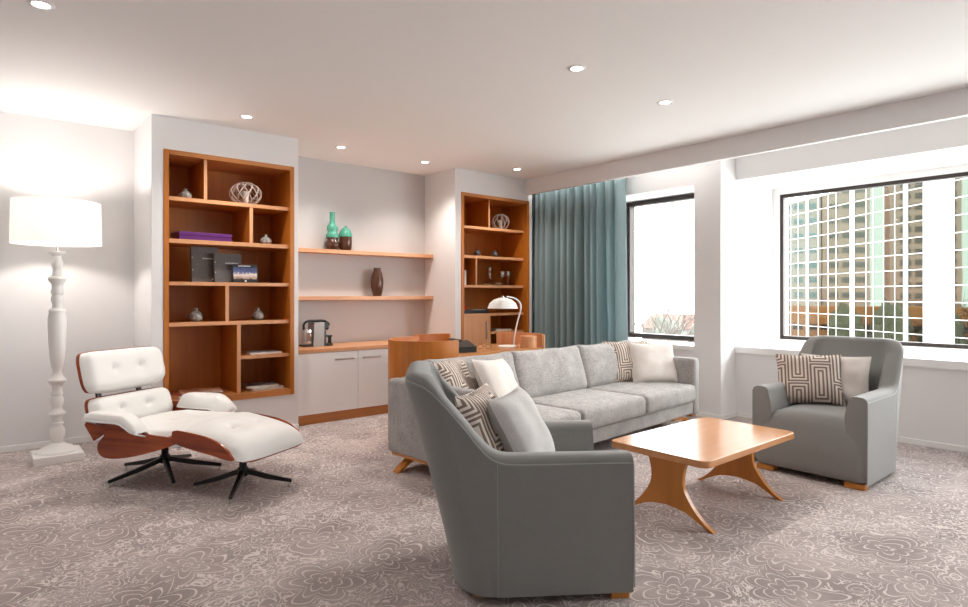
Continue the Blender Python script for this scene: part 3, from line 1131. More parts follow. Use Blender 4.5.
def pad_bm(wd, ht, th, N=20, corner=0.22, seed=0, tuft=(), wr=0.006, exp=6, q=0.45, flat=0.45):
    """upholstered pad in its YZ plane, front towards +x; rounded corners, optional button tufts"""
    b = bmesh.new()
    G = {}
    for side in (1, -1):
        for i in range(N + 1):
            for j in range(N + 1):
                u, v = -1 + 2 * i / N, -1 + 2 * j / N
                edge = i in (0, N) or j in (0, N)
                if edge and side == -1:
                    G[(side, i, j)] = G[(1, i, j)]
                    continue
                y = wd / 2 * u * math.sqrt(max(0, 1 - corner * v * v * v * v))
                z = ht / 2 * v * math.sqrt(max(0, 1 - corner * u * u * u * u))
                k = (max(0, (1 - abs(u) ** exp) * (1 - abs(v) ** exp))) ** q
                x = th * k if side == 1 else -th * 0.08 * k
                if side == 1:
                    x *= 0.86 + 0.14 * (1 - u * u) * (1 - v * v)
                    for (tu, tv) in tuft:
                        dd = math.hypot((u - tu) * wd / 2, (v - tv) * ht / 2)
                        x -= th * 0.26 * math.exp(-(dd / 0.022) ** 2) + th * 0.10 * math.exp(-(dd / 0.07) ** 2)
                    x += noise.noise(Vector((y * 9 + seed, z * 9, seed * 3))) * wr * k
                G[(side, i, j)] = b.verts.new((x, y, z))
    for side in (1, -1):
        for i in range(N):
            for j in range(N):
                qd = [G[(side, i, j)], G[(side, i + 1, j)], G[(side, i + 1, j + 1)], G[(side, i, j + 1)]]
                b.faces.new(qd if side == 1 else qd[::-1])
    return b


def bend(b, kx, half):
    for v in b.verts:
        v.co.x += kx * (abs(v.co.y) / half) ** 2.2
    return b


def rot_y(b, ang, off):
    M = Matrix.Translation(off) @ Matrix.Rotation(ang, 4, 'Y')
    b.transform(M)
    return b


def shell_bm(wd, ht, corner, N=20):
    b = bmesh.new()
    g = []
    for i in range(N + 1):
        row = []
        for j in range(N + 1):
            u, v = -1 + 2 * i / N, -1 + 2 * j / N
            row.append(b.verts.new((0, wd / 2 * u * math.sqrt(1 - corner * v ** 4), ht / 2 * v * math.sqrt(1 - corner * u ** 4))))
        g.append(row)
    for i in range(N):
        for j in range(N):
            b.faces.new((g[i][j], g[i + 1][j], g[i + 1][j + 1], g[i][j + 1]))
    return b


def star_base(t, n, rad, zc, a0):
    for k in range(n):
        a = a0 + 2 * PI * k / n
        ca, sa = math.cos(a), math.sin(a)
        b = bmesh.new()
        P = [(0.02, 0.105, 0.020), (0.05, 0.098, 0.018), (rad * 0.5, 0.068, 0.014), (rad, 0.035, 0.010)]
        rings = []
        for (r, z, hw) in P:
            hh = 0.018 if r < rad * 0.6 else 0.012
            rings.append([b.verts.new((r * ca - s * hw * sa, r * sa + s * hw * ca, z + q)) for s, q in ((-1, -hh), (1, -hh), (0.8, hh * 0.6), (-0.8, hh * 0.6))])
        for p, q in zip(rings[:-1], rings[1:]):
            for i in range(4):
                b.faces.new((p[i], p[(i + 1) % 4], q[(i + 1) % 4], q[i]))
        b.faces.new(rings[0])
        b.faces.new(rings[-1])
        bmesh.ops.bevel(b, geom=b.edges[:], offset=0.003, segments=1, affect='EDGES')
        lg = obj('leg', b, BLACKM, t)
        obj('glide', lathe([(0, 0), (0.014, 0), (0.014, 0.006), (0.005, 0.010), (0.005, 0.030), (0, 0.030)], 14, (rad - 0.012) * ca, (rad - 0.012) * sa), CHROME, lg, True)
    obj('column', lathe([(0, 0.075), (0.028, 0.075), (0.032, 0.12), (0.022, 0.13), (0.019, zc), (0, zc)], 24), BLACKM, t, True)


t = thing('lounge_chair', 'white leather lounge chair with dark red wood shells on a black star base', 'lounge chair', (0.937, 4.286, 0), AL)
star_base(t, 5, 0.335, 0.25, R(36))
obj('mount', box(-0.14, 0.14, -0.10, 0.10, 0.235, 0.255, 0.004), BLACKM, t)


# seat shell: plywood pan turned up at both sides
def seat_fn(W, x0, x1, rise, zb, drop=0.0):
    def f(u, v):
        a = -1 + 2 * v
        x = x0 + (x1 - x0) * u
        s = abs(a)
        up = rise(u) * max(0, (s - 0.62) / 0.38) ** 1.6 if s > 0.62 else 0
        y = W / 2 * (a if s < 0.9 else math.copysign(0.9 + (s - 0.9) * 0.55, a))
        xx = x - (x - (x0 + x1) / 2) * 0.18 * max(0, (s - 0.75) / 0.25) ** 2
        z = zb(u) + up
        return (xx, y, z)
    return f


rise = lambda u: interp([(0, 0.12), (0.15, 0.165), (0.45, 0.165), (0.8, 0.12), (1, 0.06)], u)
zb = lambda u: interp([(0, 0.265), (0.2, 0.246), (0.5, 0.256), (0.8, 0.285), (1, 0.315)], u)
o = obj('seat_shell', grid_surface(seat_fn(0.66, -0.17, 0.45, lambda u: 0.03, zb), 28, 36), ROSE, t, True)
solid(o, 0.012)
SIDE = catmull([(-0.10, 0, 0.32), (-0.155, 0, 0.26), (-0.145, 0, 0.205), (-0.08, 0, 0.182), (0.06, 0, 0.196), (0.22, 0, 0.235), (0.36, 0, 0.278), (0.46, 0, 0.318),
                (0.46, 0, 0.336), (0.34, 0, 0.340), (0.20, 0, 0.348), (0.11, 0, 0.375), (0.06, 0, 0.41), (0.0, 0, 0.425), (-0.07, 0, 0.42), (-0.10, 0, 0.38)], 5)
for s in (-1, 1):
    y = s * 0.338
    obj('side_shell', prism([(p.x, p.z) for p in SIDE], y - 0.006, y + 0.006, axis='y', tri=True), ROSE, t, label='dark red wood side shell')
b = pad_bm(0.63, 0.66, 0.115, 24, 0.16, 2, tuft=((-0.35, -0.05), (0.35, -0.05)), exp=5)
rot_y(b, -PI / 2, Vector((0.135, 0, 0.276)))
for v in b.verts:
    v.co.z += 0.03 * smoothstep(0.2, 0.42, v.co.x) * 0.6
obj('seat_cushion', b, LEATHER, t, True)

for nm, W, Hh, cx, cz, tilt, tf in (('headrest', 0.60, 0.275, -0.385, 0.655, 15, ((-0.33, 0.05), (0.33, 0.05))),
                                   ('backrest', 0.60, 0.22, -0.315, 0.395, 18, ((-0.33, 0.1), (0.33, 0.1)))):
    b = shell_bm(W + 0.004, Hh + 0.002, 0.20)
    bend(b, 0.055, W / 2)
    rot_y(b, R(-tilt), Vector((cx - 0.028, 0, cz)))
    o = obj(nm + '_shell', b, ROSE, t, True)
    solid(o, 0.012)
    b = pad_bm(W, Hh, 0.10, 24, 0.20, 5 + cz, tuft=tf)
    bend(b, 0.05, W / 2)
    rot_y(b, R(-tilt), Vector((cx - 0.006, 0, cz)))
    obj(nm + '_cushion', b, LEATHER, t, True)
for s in (-1, 1):
    o = obj('back_brace', rot_y(box(-0.012, 0.004, s * 0.15 - 0.02, s * 0.15 + 0.014, -0.16, 0.14, 0.003), R(-16), Vector((-0.385, 0, 0.54))), BLACKM, t)


def arm_bm(s, top=True):
    def f(u, v):
        x = -0.20 + 0.41 * u
        a = -1 + 2 * v
        y = s * (0.355 + 0.068 * a * (1 - 0.15 * abs(2 * u - 1) ** 4))
        drop = -0.055 * smoothstep(0.66, 1.0, u) ** 1.3
        zin = -0.045 * (max(0, -a)) ** 2
        if top:
            k = (1 - abs(a) ** 4) ** 0.5 * (1 - abs(2 * u - 1) ** 8) ** 0.5
            return (x, y, 0.424 + 0.040 * k + drop + zin)
        return (x, y, 0.424 + drop + zin - 0.010)
    return f


for s in (-1, 1):
    b = grid_surface(arm_bm(s), 22, 12)
    join(b, grid_surface(arm_bm(s, False), 22, 12))
    # close the rim
    n1 = 23 * 13
    b.verts.ensure_lookup_table()
    idx = [j for j in range(13)] + [i * 13 + 12 for i in range(1, 23)] + [22 * 13 + j for j in range(11, -1, -1)] + [i * 13 for i in range(21, 0, -1)]
    for a, c in zip(idx, idx[1:] + idx[:1]):
        b.faces.new((b.verts[a], b.verts[c], b.verts[n1 + c], b.verts[n1 + a]))
    am = obj('armrest', b, LEATHER, t, True)
    pts = [b_ for b_ in [Vector(arm_bm(s, False)(u / 12, v)) for v, rng in ((0.0, range(13)), (1.0, range(12, -1, -1))) for u in rng]]
    obj('armrest_piping', tube(pts, 0.005, 6, closed=True), LEATHER, am, True)
    # wooden side bracket joining arm, back and seat
    o = obj('side_bracket', prism([(-0.29, 0.36), (-0.215, 0.27), (-0.10, 0.34), (-0.02, 0.40), (-0.26, 0.405)], s * 0.315 - 0.006, s * 0.315 + 0.006, axis='y'), ROSE, t)

t = thing('ottoman', 'white leather ottoman with dark red wood shell and black four-star base', 'ottoman', (1.225, 3.677, 0), AL - R(4))
star_base(t, 4, 0.28, 0.27, R(30))
obj('mount', box(-0.10, 0.10, -0.10, 0.10, 0.255, 0.272, 0.004), BLACKM, t)
rise = lambda u: interp([(0, 0.075), (0.3, 0.09), (0.7, 0.085), (1, 0.035)], u)
zb = lambda u: interp([(0, 0.335), (0.25, 0.298), (0.5, 0.285), (0.8, 0.262), (1, 0.235)], u)
o = obj('seat_shell', grid_surface(seat_fn(0.55, -0.24, 0.255, lambda u: 0.02, zb), 26, 36), ROSE, t, True)
solid(o, 0.012)
SIDE = catmull([(-0.245, 0, 0.345), (-0.235, 0, 0.315), (-0.12, 0, 0.290), (0.05, 0, 0.270), (0.13, 0, 0.258), (0.195, 0, 0.252), (0.205, 0, 0.262),
                (0.19, 0, 0.28), (0.16, 0, 0.31), (0.09, 0, 0.345), (0.0, 0, 0.366), (-0.12, 0, 0.378), (-0.22, 0, 0.382), (-0.243, 0, 0.368)], 5)
for s in (-1, 1):
    y = s * 0.283
    obj('side_shell', prism([(p.x, p.z) for p in SIDE], y - 0.006, y + 0.006, axis='y', tri=True), ROSE, t, label='dark red wood side shell')
b = pad_bm(0.575, 0.52, 0.12, 24, 0.18, 9, tuft=((-0.33, 0.0), (0.33, 0.0)), exp=4)
rot_y(b, -PI / 2, Vector((0.012, 0, 0.300)))
for v in b.verts:
    v.co.z -= 0.17 * (v.co.x - 0.0)
    v.co.z -= 0.012
obj('seat_cushion', b, LEATHER, t, True)

# ------------------------------------------------------------------ armchairs
ACW, ACD = 0.68, 0.88


def armchair(label, loc, rz):
    t = thing('armchair', label, 'armchair', loc, rz, 'grey high-backed armchairs')
    hw = ACW / 2

    def path_top(s):   # s in [0,1] from front to centre of back (positive y side)
        if s < 0.5:
            return Vector((interp([(0, 0), (0.36, -0.515), (0.5, -0.70)], s), hw - interp([(0, 0), (0.36, 0.0), (0.5, 0.016)], s)))
        if s < 0.85:
            a = (s - 0.5) / 0.35 * PI / 2
            return Vector((-0.70 - 0.16 * math.sin(a), hw - 0.166 + 0.15 * math.cos(a)))
        return Vector((-0.86, (hw - 0.166) * (1 - (s - 0.85) / 0.15)))

    def path_bot(s):
        if s < 0.5:
            return Vector((interp([(0, 0), (0.36, -0.512), (0.5, -0.525)], s), hw - interp([(0, 0.003), (0.36, 0.004), (0.5, 0.010)], s)))
        if s < 0.85:
            a = (s - 0.5) / 0.35 * PI / 2
            return Vector((-0.525 - 0.145 * math.sin(a), hw - 0.21 + 0.20 * math.cos(a)))
        return Vector((-0.67, (hw - 0.21) * (1 - (s - 0.85) / 0.15)))

    def height(x):
        return interp([(-0.86, 0.852), (-0.83, 0.849), (-0.79, 0.838), (-0.75, 0.81), (-0.70, 0.757), (-0.63, 0.675), (-0.58, 0.61), (-0.54, 0.573), (-0.50, 0.555), (-0.44, 0.55), (0, 0.548)], x)

    N = 50
    S = [i / N for i in range(N + 1)]
    seq = [(s, 1) for s in S] + [(s, -1) for s in S[::-1][1:]]

    def section(s, sg, nx=None):
        eps = 1e-3
        pt, pb = path_top(s), path_bot(s)
        a, c = path_top(max(0, s - eps)), path_top(min(1, s + eps))
        tg = (c - a).normalized()
        nrm = Vector((-tg.y, tg.x))           # inward normal for +y side
        if s >= 0.999:
            nrm = Vector((1, 0))
        h = height(pt.x)
        th = 0.105 if s < 0.4 else interp([(0.4, 0.105), (0.6, 0.092), (1, 0.10)], s)
        lean = (pt - pb)
        out = []
        zf = 0.03
        r = 0.045
        for k in range(9):
            f = k / 8
            z = zf + (h - r - zf) * f
            p = pb + lean * f ** 1.15
            out.append((p.x, p.y, z))
        ro = 0.022
        for k in range(1, 15):
            a = PI * k / 14
            ca = math.cos(a)
            p = pt + nrm * (th / 2 * (1 - math.copysign(abs(ca) ** 0.62, ca)))
            out.append((p.x, p.y, h - r + r * math.sin(a) ** 0.75))
        # inner face down to the seat
        for k in range(1, 6):
            f = k / 5
            z = (h - r) + (0.30 - (h - r)) * f
            bulge = 0.018 * math.sin(PI * f)
            fr = (z - zf) / (h - zf)
            base = pb + lean * max(0, fr) ** 1.15 + nrm * (th + bulge)
            out.append((base.x, base.y, z))
        return [(x, y * sg, z) for x, y, z in out]

    b = bmesh.new()
    rows = []
    for s, sg in seq:
        rows.append([b.verts.new(p) for p in section(s, sg)])
    for r0, r1 in zip(rows[:-1], rows[1:]):
        for k in range(len(r0) - 1):
            b.faces.new((r0[k], r0[k + 1], r1[k + 1], r1[k]))
    for rr in (rows[0], rows[-1]):
        # slightly pillowed arm front
        c = b.verts.new((0.012, sum(v.co.y for v in rr) / len(rr), 0.42))
        for k in range(len(rr)):
            b.faces.new((rr[k], rr[(k + 1) % len(rr)], c))
    obj('arm_and_back_shell', b, GREYF, t, True, autos=60)
    # seat
    yy = hw - 0.008
    b = softbox(-0.62, 0.012, -yy, yy, 0.032, 0.36, 0.05, (0.008, 0, 0.0), m=10)
    for v in b.verts:
        if v.co.z > 0.2:
            k = max(0, 1 - (abs(v.co.y) / (yy - 0.06)) ** 4)
            v.co.z += 0.055 * k * (v.co.z - 0.2) / 0.16
            v.co.x -= 0.02 * (v.co.z - 0.2) / 0.16
        # keep the block inside the tapering back of the shell
        if v.co.x < -0.40:
            f = min(1, (-0.40 - v.co.x) / 0.22)
            v.co.y *= 1 - 0.42 * f
    obj('seat', b, GREYF, t, True)
    # piping along the outer edge of arms and back and down the fronts
    b = bmesh.new()
    for sg in (1, -1):
        pts = [(0.004, sg * (hw - 0.001), 0.05)]
        pts += [section(s, sg)[8] if False else section(s, sg)[9] for s in S]
        tube(pts, 0.0035, 6, bm=b)
        tube([Vector(section(0.36, sg)[k]) for k in range(0, 10)], 0.0012, 5, bm=b)
    obj('piping', b, PIPEF, t, True)
    for (x, y) in ((-0.045, hw - 0.075), (-0.045, -hw + 0.075), (-0.56, hw - 0.13), (-0.56, -hw + 0.13)):
        obj('foot', box(x - 0.035, x + 0.035, y - 0.055, y + 0.055, 0, 0.034, 0.002, 1), LEGW, t)
    return t


# near armchair: right-hand side of it faces the camera
fw = Vector((math.sin(YAW), math.cos(YAW), 0))
rt = Vector((math.cos(YAW), -math.sin(YAW), 0))
hd = (rt * math.cos(R(5)) + fw * math.sin(R(5))).normalized()
sd = Vector((-hd.y, hd.x, 0))    # chair left, away from the camera
front_near = rt * 0.563 + fw * 2.272
c0 = front_near + sd * (ACW / 2)
ac1 = armchair('large grey armchair closest to the camera, seen from its side', (c0.x, c0.y, 0), math.atan2(hd.y, hd.x))
ac2 = copy_tree(ac1)
ac2['label'] = 'grey armchair by the big window, facing into the room'
ac2.location = (3.975, 1.585, 0)
ac2.rotation_euler = (0, 0, PI)

# ------------------------------------------------------------------ sofa
SA = R(5)
t = thing('sofa', 'long grey tweed three-seat sofa behind the coffee table', 'sofa', (2.165, 2.575, 0), SA)
SL, SD = 2.685, 0.90
obj('base_rail', softbox(0.02, SL - 0.02, 0.02, SD - 0.02, 0.12, 0.232, 0.02, m=14), SOFAF, t, True)
for a, c in ((0, 0.10), (SL - 0.10, SL)):
    obj('arm', softbox(a, c, 0, SD, 0.115, 0.60, 0.03, (0.004, 0, 0), m=10), SOFAF, t, True)
obj('back_frame', softbox(0.09, SL - 0.09, SD - 0.14, SD, 0.12, 0.60, 0.03, m=12), SOFAF, t, True)
cw = (SL - 0.2) / 3
for k in range(3):
    a = 0.10 + cw * k
    obj('seat_cushion', softbox(a + 0.003, a + cw - 0.003, -0.015, 0.66, 0.234, 0.380, 0.035, (0.002, 0.010, 0.012), 0.006, k + 1, 14), SOFAF, t, True)
    b = softbox(a + 0.002, a + cw - 0.002, -0.09, 0.09, 0.0, 0.360, 0.045, (0.006, 0.035, 0.016), 0.016, k + 5, 14)
    for v in b.verts:
        u = (v.co.x - a) / cw * 2 - 1
        v.co.z -= 0.035 * (1 - u * u) * 0.3 * (v.co.z / 0.375)
        if v.co.z > 0.2:
            v.co.z += 0.018 * abs(u) ** 6
    b.transform(Matrix.Translation((0, 0.595, 0.362)) @ Matrix.Rotation(R(-15), 4, 'X'))
    obj('back_cushion', b, SOFAF, t, True)
for (x, y, sx, sy) in ((0.22, 0.10, -1, 0), (SL - 0.22, 0.10, 1, 0), (0.22, SD - 0.12, -1, 0), (SL - 0.22, SD - 0.12, 1, 0)):
    b = bmesh.new()
    P = catmull([(x - sx * 0.12, 0, 0.105), (x, 0, 0.098), (x + sx * 0.13, 0, 0.062), (x + sx * 0.235, 0, 0.0)], 5)
    rings = []
    for i, p in enumerate(P):
        f = i / (len(P) - 1)
        hh = 0.016 * (1 - 0.35 * f)
        rings.append([b.verts.new((p.x, y + q * 0.028, max(0, p.z + r_ * hh))) for q, r_ in ((-1, -1), (1, -1), (1, 1), (-1, 1))])
    for p, q in zip(rings[:-1], rings[1:]):
        for i in range(4):
            b.faces.new((p[i], p[(i + 1) % 4], q[(i + 1) % 4], q[i]))
    b.faces.new(rings[0])
    b.faces.new(rings[-1])
    obj('leg', b, LEGW, t)
for x in (0.02, SL - 0.10):
    obj('leg_rail', box(x, x + 0.08, 0.03, SD - 0.03, 0.098, 0.118, 0.003), LEGW, t)


# ------------------------------------------------------------------ cushions
def pillow(label, m, center, face_dir, lean, roll, wd, ht, th, seed, group=None):
    """center = bottom middle point; face_dir = world angle the face looks towards"""
    t = thing('throw_pillow', label, 'pillow', center, 0, group)
    t.rotation_mode = 'QUATERNION'
    M = Matrix.Rotation(face_dir + PI / 2, 3, 'Z') @ Matrix.Rotation(R(-lean), 3, 'X') @ Matrix.Rotation(R(roll), 3, 'Y')
    t.rotation_quaternion = M.to_quaternion()
    b = pillow_bm(wd, ht, th, 22, seed)
    obj('cover', b, m, t, True)
    e = []
    n = 20
    for k in range(4):
        for i in range(n):
            f = -1 + 2 * i / n
            u, v = ((f, -1), (1, f), (-f, 1), (-1, -f))[k]
            e.append((wd / 2 * u * (1 - 0.07 * (1 - v * v)), 0, ht / 2 * v * (1 - 0.07 * (1 - u * u)) + ht / 2))
    obj('seam', tube(e, 0.003, 5, closed=True), m, t, True)
    return t


def sofa_pt(x, y, z):
    return (2.165 + x * math.cos(SA) - y * math.sin(SA), 2.575 + x * math.sin(SA) + y * math.cos(SA), z)


# on the sofa, left end
pillow('maze-patterned pillow at the left end of the sofa, mostly hidden by the near armchair', MAZE, sofa_pt(0.33, 0.44, 0.388), R(-62), 26, 0, 0.42, 0.38, 0.13, 1)
pillow('plain cream pillow at the left end of the sofa beside the patterned one', CREAM, sofa_pt(0.56, 0.30, 0.388), R(-68), 30, 5, 0.42, 0.38, 0.14, 2)
# right end
pillow('maze-patterned pillow at the right end of the sofa behind the cream one', MAZE, sofa_pt(2.31, 0.44, 0.380), R(-112), 20, 0, 0.46, 0.38, 0.13, 3)
pillow('plain cream pillow leaning at the right end of the sofa', CREAM, sofa_pt(2.42, 0.27, 0.380), R(-118), 24, 2, 0.44, 0.37, 0.14, 4)


def chair_pt(ch, x, y, z):
    a = ch.rotation_euler.z
    return (ch.location.x + x * math.cos(a) - y * math.sin(a), ch.location.y + x * math.sin(a) + y * math.cos(a), z)


a1 = ac1.rotation_euler.z
pillow('maze-patterned pillow in the near armchair, behind the plain grey one', MAZE, chair_pt(ac1, -0.46, -0.04, 0.405), a1 - R(22), 22, 0, 0.42, 0.37, 0.13, 5)
pillow('plain pale grey pillow in the near armchair', GREYC, chair_pt(ac1, -0.29, -0.03, 0.405), a1 - R(25), 28, 0, 0.42, 0.365, 0.14, 6)
a2 = PI
pillow('maze-patterned pillow in the armchair by the window', MAZE, chair_pt(ac2, -0.33, -0.105, 0.415), a2 + R(24), 20, -2, 0.40, 0.345, 0.13, 7)
pillow('plain cream pillow behind the patterned one in the armchair by the window', CREAM, chair_pt(ac2, -0.46, -0.01, 0.415), a2 + R(14), 20, 0, 0.42, 0.34, 0.12, 8)

# ------------------------------------------------------------------ coffee table
t = thing('coffee_table', 'light wood coffee table with two curved splayed panel legs', 'coffee table', (3.095, 1.765, 0))
HX, HY_, TZ = 0.49, 0.285, 0.37
poly = []
rr = 0.045
for cx, cy, a0 in ((HX - rr, HY_ - rr, 0), (-HX + rr, HY_ - rr, 90), (-HX + rr, -HY_ + rr, 180), (HX - rr, -HY_ + rr, 270)):
    for k in range(7):
        a = R(a0 + 15 * k)
        poly.append((cx + rr * math.cos(a), cy + rr * math.sin(a)))
obj('table_top', prism(poly, TZ - 0.034, TZ, bev=0.003), BEECH, t)


def leg_panel(x0, x1):
    right = catmull([(0.125, 0, TZ - 0.035), (0.108, 0, 0.30), (0.092, 0, 0.235), (0.098, 0, 0.17), (0.145, 0, 0.095), (0.205, 0, 0.035), (0.262, 0, 0.0)], 6)
    under = catmull([(0.232, 0, 0.0), (0.175, 0, 0.03), (0.10, 0, 0.062), (0, 0, 0.075)], 6)
    outer = [(p.x, max(0, p.z)) for p in right]
    n = len(outer)
    na = n // 2
    inner = [(0.0, TZ - 0.035 + (0.075 - TZ + 0.035) * k / na) for k in range(na)]
    un = [(p.x, max(0, p.z)) for p in under[::-1]]
    m = n - na
    for k in range(m):
        f = k / (m - 1) * (len(un) - 1)
        q = min(int(f), len(un) - 2)
        g = f - q
        inner.append((un[q][0] + (un[q + 1][0] - un[q][0]) * g, un[q][1] + (un[q + 1][1] - un[q][1]) * g))
    b = bmesh.new()
    for sg in (1, -1):
        O = [[b.verts.new((x, sg * p[0], p[1])) for p in outer] for x in (x0, x1)]
        I = [[b.verts.new((x, sg * p[0], p[1])) for p in inner] for x in (x0, x1)]
        for k in range(n - 1):
            for a in (0, 1):
                b.faces.new((O[a][k], O[a][k + 1], I[a][k + 1], I[a][k]))
            b.faces.new((O[0][k], O[1][k], O[1][k + 1], O[0][k + 1]))
            if k >= na:
                b.faces.new((I[0][k], I[1][k], I[1][k + 1], I[0][k + 1]))
        b.faces.new((O[0][0], O[1][0], I[1][0], I[0][0]))
        b.faces.new((O[0][-1], O[1][-1], I[1][-1], I[0][-1]))
    bmesh.ops.remove_doubles(b, verts=b.verts[:], dist=1e-5)
    return b


for x in (-0.365, 0.365):
    obj('leg_panel', leg_panel(x - 0.013, x + 0.013), LEGW, t, True, autos=30)
obj('stretcher', box(-0.352, 0.352, -0.03, 0.03, TZ - 0.065, TZ - 0.0345, 0.002, 1), LEGW, t)

# ------------------------------------------------------------------ desk behind the sofa
DZ = 0.69
t = thing('desk', 'cherry wood desk with raised curved end panels behind the sofa', 'desk', (3.2, 4.0, 0))


def Ld(b):
    for v in b.verts:
        v.co -= Vector((3.2, 4.0, 0))
    return b


cl = [(2.86, 3.70)] + [(2.78 + 0.30 * math.cos(R(a)), 4.0 + 0.30 * math.sin(R(a))) for a in range(-90, -271, -10)] + [(2.90, 4.30)]
b = bmesh.new()


def ribbon(path, z0, z1, th):
    b = bmesh.new()
    n = len(path)
    rows = []
    for i, p in enumerate(path):
        a = Vector(path[max(0, i - 1)])
        c = Vector(path[min(n - 1, i + 1)])
        tg = (c - a).normalized()
        nr = Vector((-tg.y, tg.x)) * th / 2
        p = Vector(p)
        rows.append([b.verts.new((*(p + nr), z0)), b.verts.new((*(p - nr), z0)), b.verts.new((*(p - nr), z1)), b.verts.new((*(p + nr), z1))])
    for r0, r1 in zip(rows[:-1], rows[1:]):
        for k in range(4):
            b.faces.new((r0[k], r0[(k + 1) % 4], r1[(k + 1) % 4], r1[k]))
    b.faces.new(rows[0])
    b.faces.new(rows[-1])
    return b


obj('end_panel', Ld(ribbon(cl, 0.0, 0.80, 0.022)), WOOD, t, True)
cr = [(3.80, 3.70), (3.87, 3.76), (3.92, 3.86), (3.935, 4.0), (3.91, 4.12), (3.85, 4.22), (3.77, 4.28)]
cr = [(p.x, p.y) for p in catmull([(x, y, 0) for x, y in cr], 4)]
obj('end_panel', Ld(ribbon(cr, 0.0, 0.80, 0.022)), WOODEZ, t, True)
poly = [(2.86, 3.715)] + [(2.78 + 0.285 * math.cos(R(a)), 4.0 + 0.285 * math.sin(R(a))) for a in range(-90, -271, -12)] + [(2.90, 4.285)] + [(3.74, 4.285)]
poly += [(x - 0.014, y) for x, y in cr[::-1][2:-2]] + [(3.78, 3.715)]
obj('desk_top', Ld(prism(poly, DZ - 0.03, DZ)), BEECH, t)
obj('modesty_panel', Ld(box(2.75, 3.72, 4.15, 4.17, 0.25, DZ - 0.031)), WOOD, t)
obj('round_post', Ld(lathe([(0, DZ), (0.075, DZ), (0.075, 0.788), (0.068, 0.792), (0, 0.785)], 32, 3.73, 3.81)), WOODEZ, t, True)

t = thing('desk_chair', 'desk chair with orange leather back rail behind the desk', 'chair', (3.47, 4.70, 0), -PI / 2)
bk = ribbon([(-0.18 - 0.10 * math.cos(R(a)), 0.21 * math.sin(R(a)) / math.sin(R(80))) for a in range(-80, 81, 10)], 0.66, 0.76, 0.035)
obj('backrest', bk, mat('orange_leather', (0.52, 0.16, 0.03), 0.45), t, True)
obj('seat', softbox(-0.22, 0.24, -0.23, 0.23, 0.40, 0.47, 0.03, (0, 0, 0.01), m=6), MATS['orange_leather'], t, True)
for x, y in ((0.19, 0.19), (0.19, -0.19), (-0.19, 0.19), (-0.19, -0.19)):
    top = 0.405 if x > 0 else 0.72
    obj('leg', tube([(x * 1.1, y * 1.1, 0), (x, y, top)], [0.013, 0.018], 10), WOOD, t, True)

# desk lamp
t = thing('desk_lamp', 'white domed desk lamp with a curved arm on the desk', 'desk lamp', (3.62, 3.96, DZ + 0.001))
R3 = rt
obj('lamp_base', lathe([(0, 0), (0.085, 0), (0.088, 0.006), (0.08, 0.012), (0.02, 0.016), (0, 0.016)], 32), LAMPW, t, True)


def along(l, z, d=0):
    p = R3 * l + fw * d
    return (p.x, p.y, z)


obj('arm', tube(catmull([along(0.055, 0.012), along(0.060, 0.10), along(0.085, 0.22), along(0.115, 0.33), along(0.108, 0.39), along(0.06, 0.43), along(-0.01, 0.445)], 7), 0.0065, 10), LAMPW, t, True)
sc_ = along(-0.045, 0)
obj('lamp_shade', lathe([(0.0, 0.437), (0.03, 0.435), (0.08, 0.418), (0.118, 0.385), (0.136, 0.340), (0.131, 0.340), (0.112, 0.380), (0.075, 0.411), (0, 0.428)], 40, sc_[0], sc_[1]), LAMPW, t, True)
obj('shade_cap', lathe([(0, 0.452), (0.012, 0.450), (0.014, 0.434), (0, 0.434)], 16, sc_[0], sc_[1]), CHROME, t, True)

t = thing('desk_telephone', 'black desk telephone on the left of the desk', 'telephone', (3.03, 3.86, DZ + 0.001), R(-15))
b = prism([(-0.09, 0), (0.09, 0), (0.09, 0.085), (-0.09, 0.045)], -0.085, 0.085, axis='x')
obj('phone_body', b, BLACKP, t)
obj('handset', softbox(-0.08, -0.035, -0.085, 0.10, 0.083, 0.105, 0.010, m=4), BLACKP, t, True)
t = thing('spectacles', 'pair of dark-framed spectacles lying on the desk', 'glasses', (3.32, 3.93, DZ + 0.004), R(-25))
b = bmesh.new()
for s in (-1, 1):
    tube([(s * 0.035 + 0.025 * math.cos(2 * PI * k / 16), -0.01, 0.018 + 0.018 * math.sin(2 * PI * k / 16)) for k in range(16)], 0.002, 5, bm=b, closed=True)
    tube([(s * 0.06, -0.01, 0.024), (s * 0.058, 0.12, 0.012)], 0.002, 5, bm=b)
tube([(-0.011, -0.01, 0.022), (0.011, -0.01, 0.022)], 0.002, 5, bm=b)
obj('frame', b, BLACKP, t)

# ------------------------------------------------------------------ outside
GZ = -14.0
GRD = mat('street_ground', (0.42, 0.42, 0.40), 0.9)
struct(obj('ground', box(7.5, 160, -60, 160, GZ - 0.2, GZ), GRD))
e = Vector((0.5554, 0.8316, 0))
nrm = Vector((-0.8316, 0.5554, 0))
t = thing('office_tower', 'white gridded office tower with mirrored glazing outside the large window', 'building', (65, 23.7, GZ), math.atan2(e.y, e.x))
TOP = 11.25
FC = [(8.6, 3.62), (3.22, -2.85), (-3.4, -9.15), (-9.6, -11.15), (-14.0, -17.0)]
MIR = mat('mirror_glazing', (0.060, 0.074, 0.060), 0.02, 1.0)
nt = MIR.node_tree
v = coords(nt)
vn = noisen(nt, v, 0.25, 1)
bump(nt, vn.outputs[0], 0.02, 0.2)
FRM = mat('pale_cladding', (0.30, 0.30, 0.30), 0.5)
Hh = TOP - GZ
obj('glazing', box(-18, 8.8, -6, -0.015, 0, Hh - 0.1), MIR, t)
b = bmesh.new()
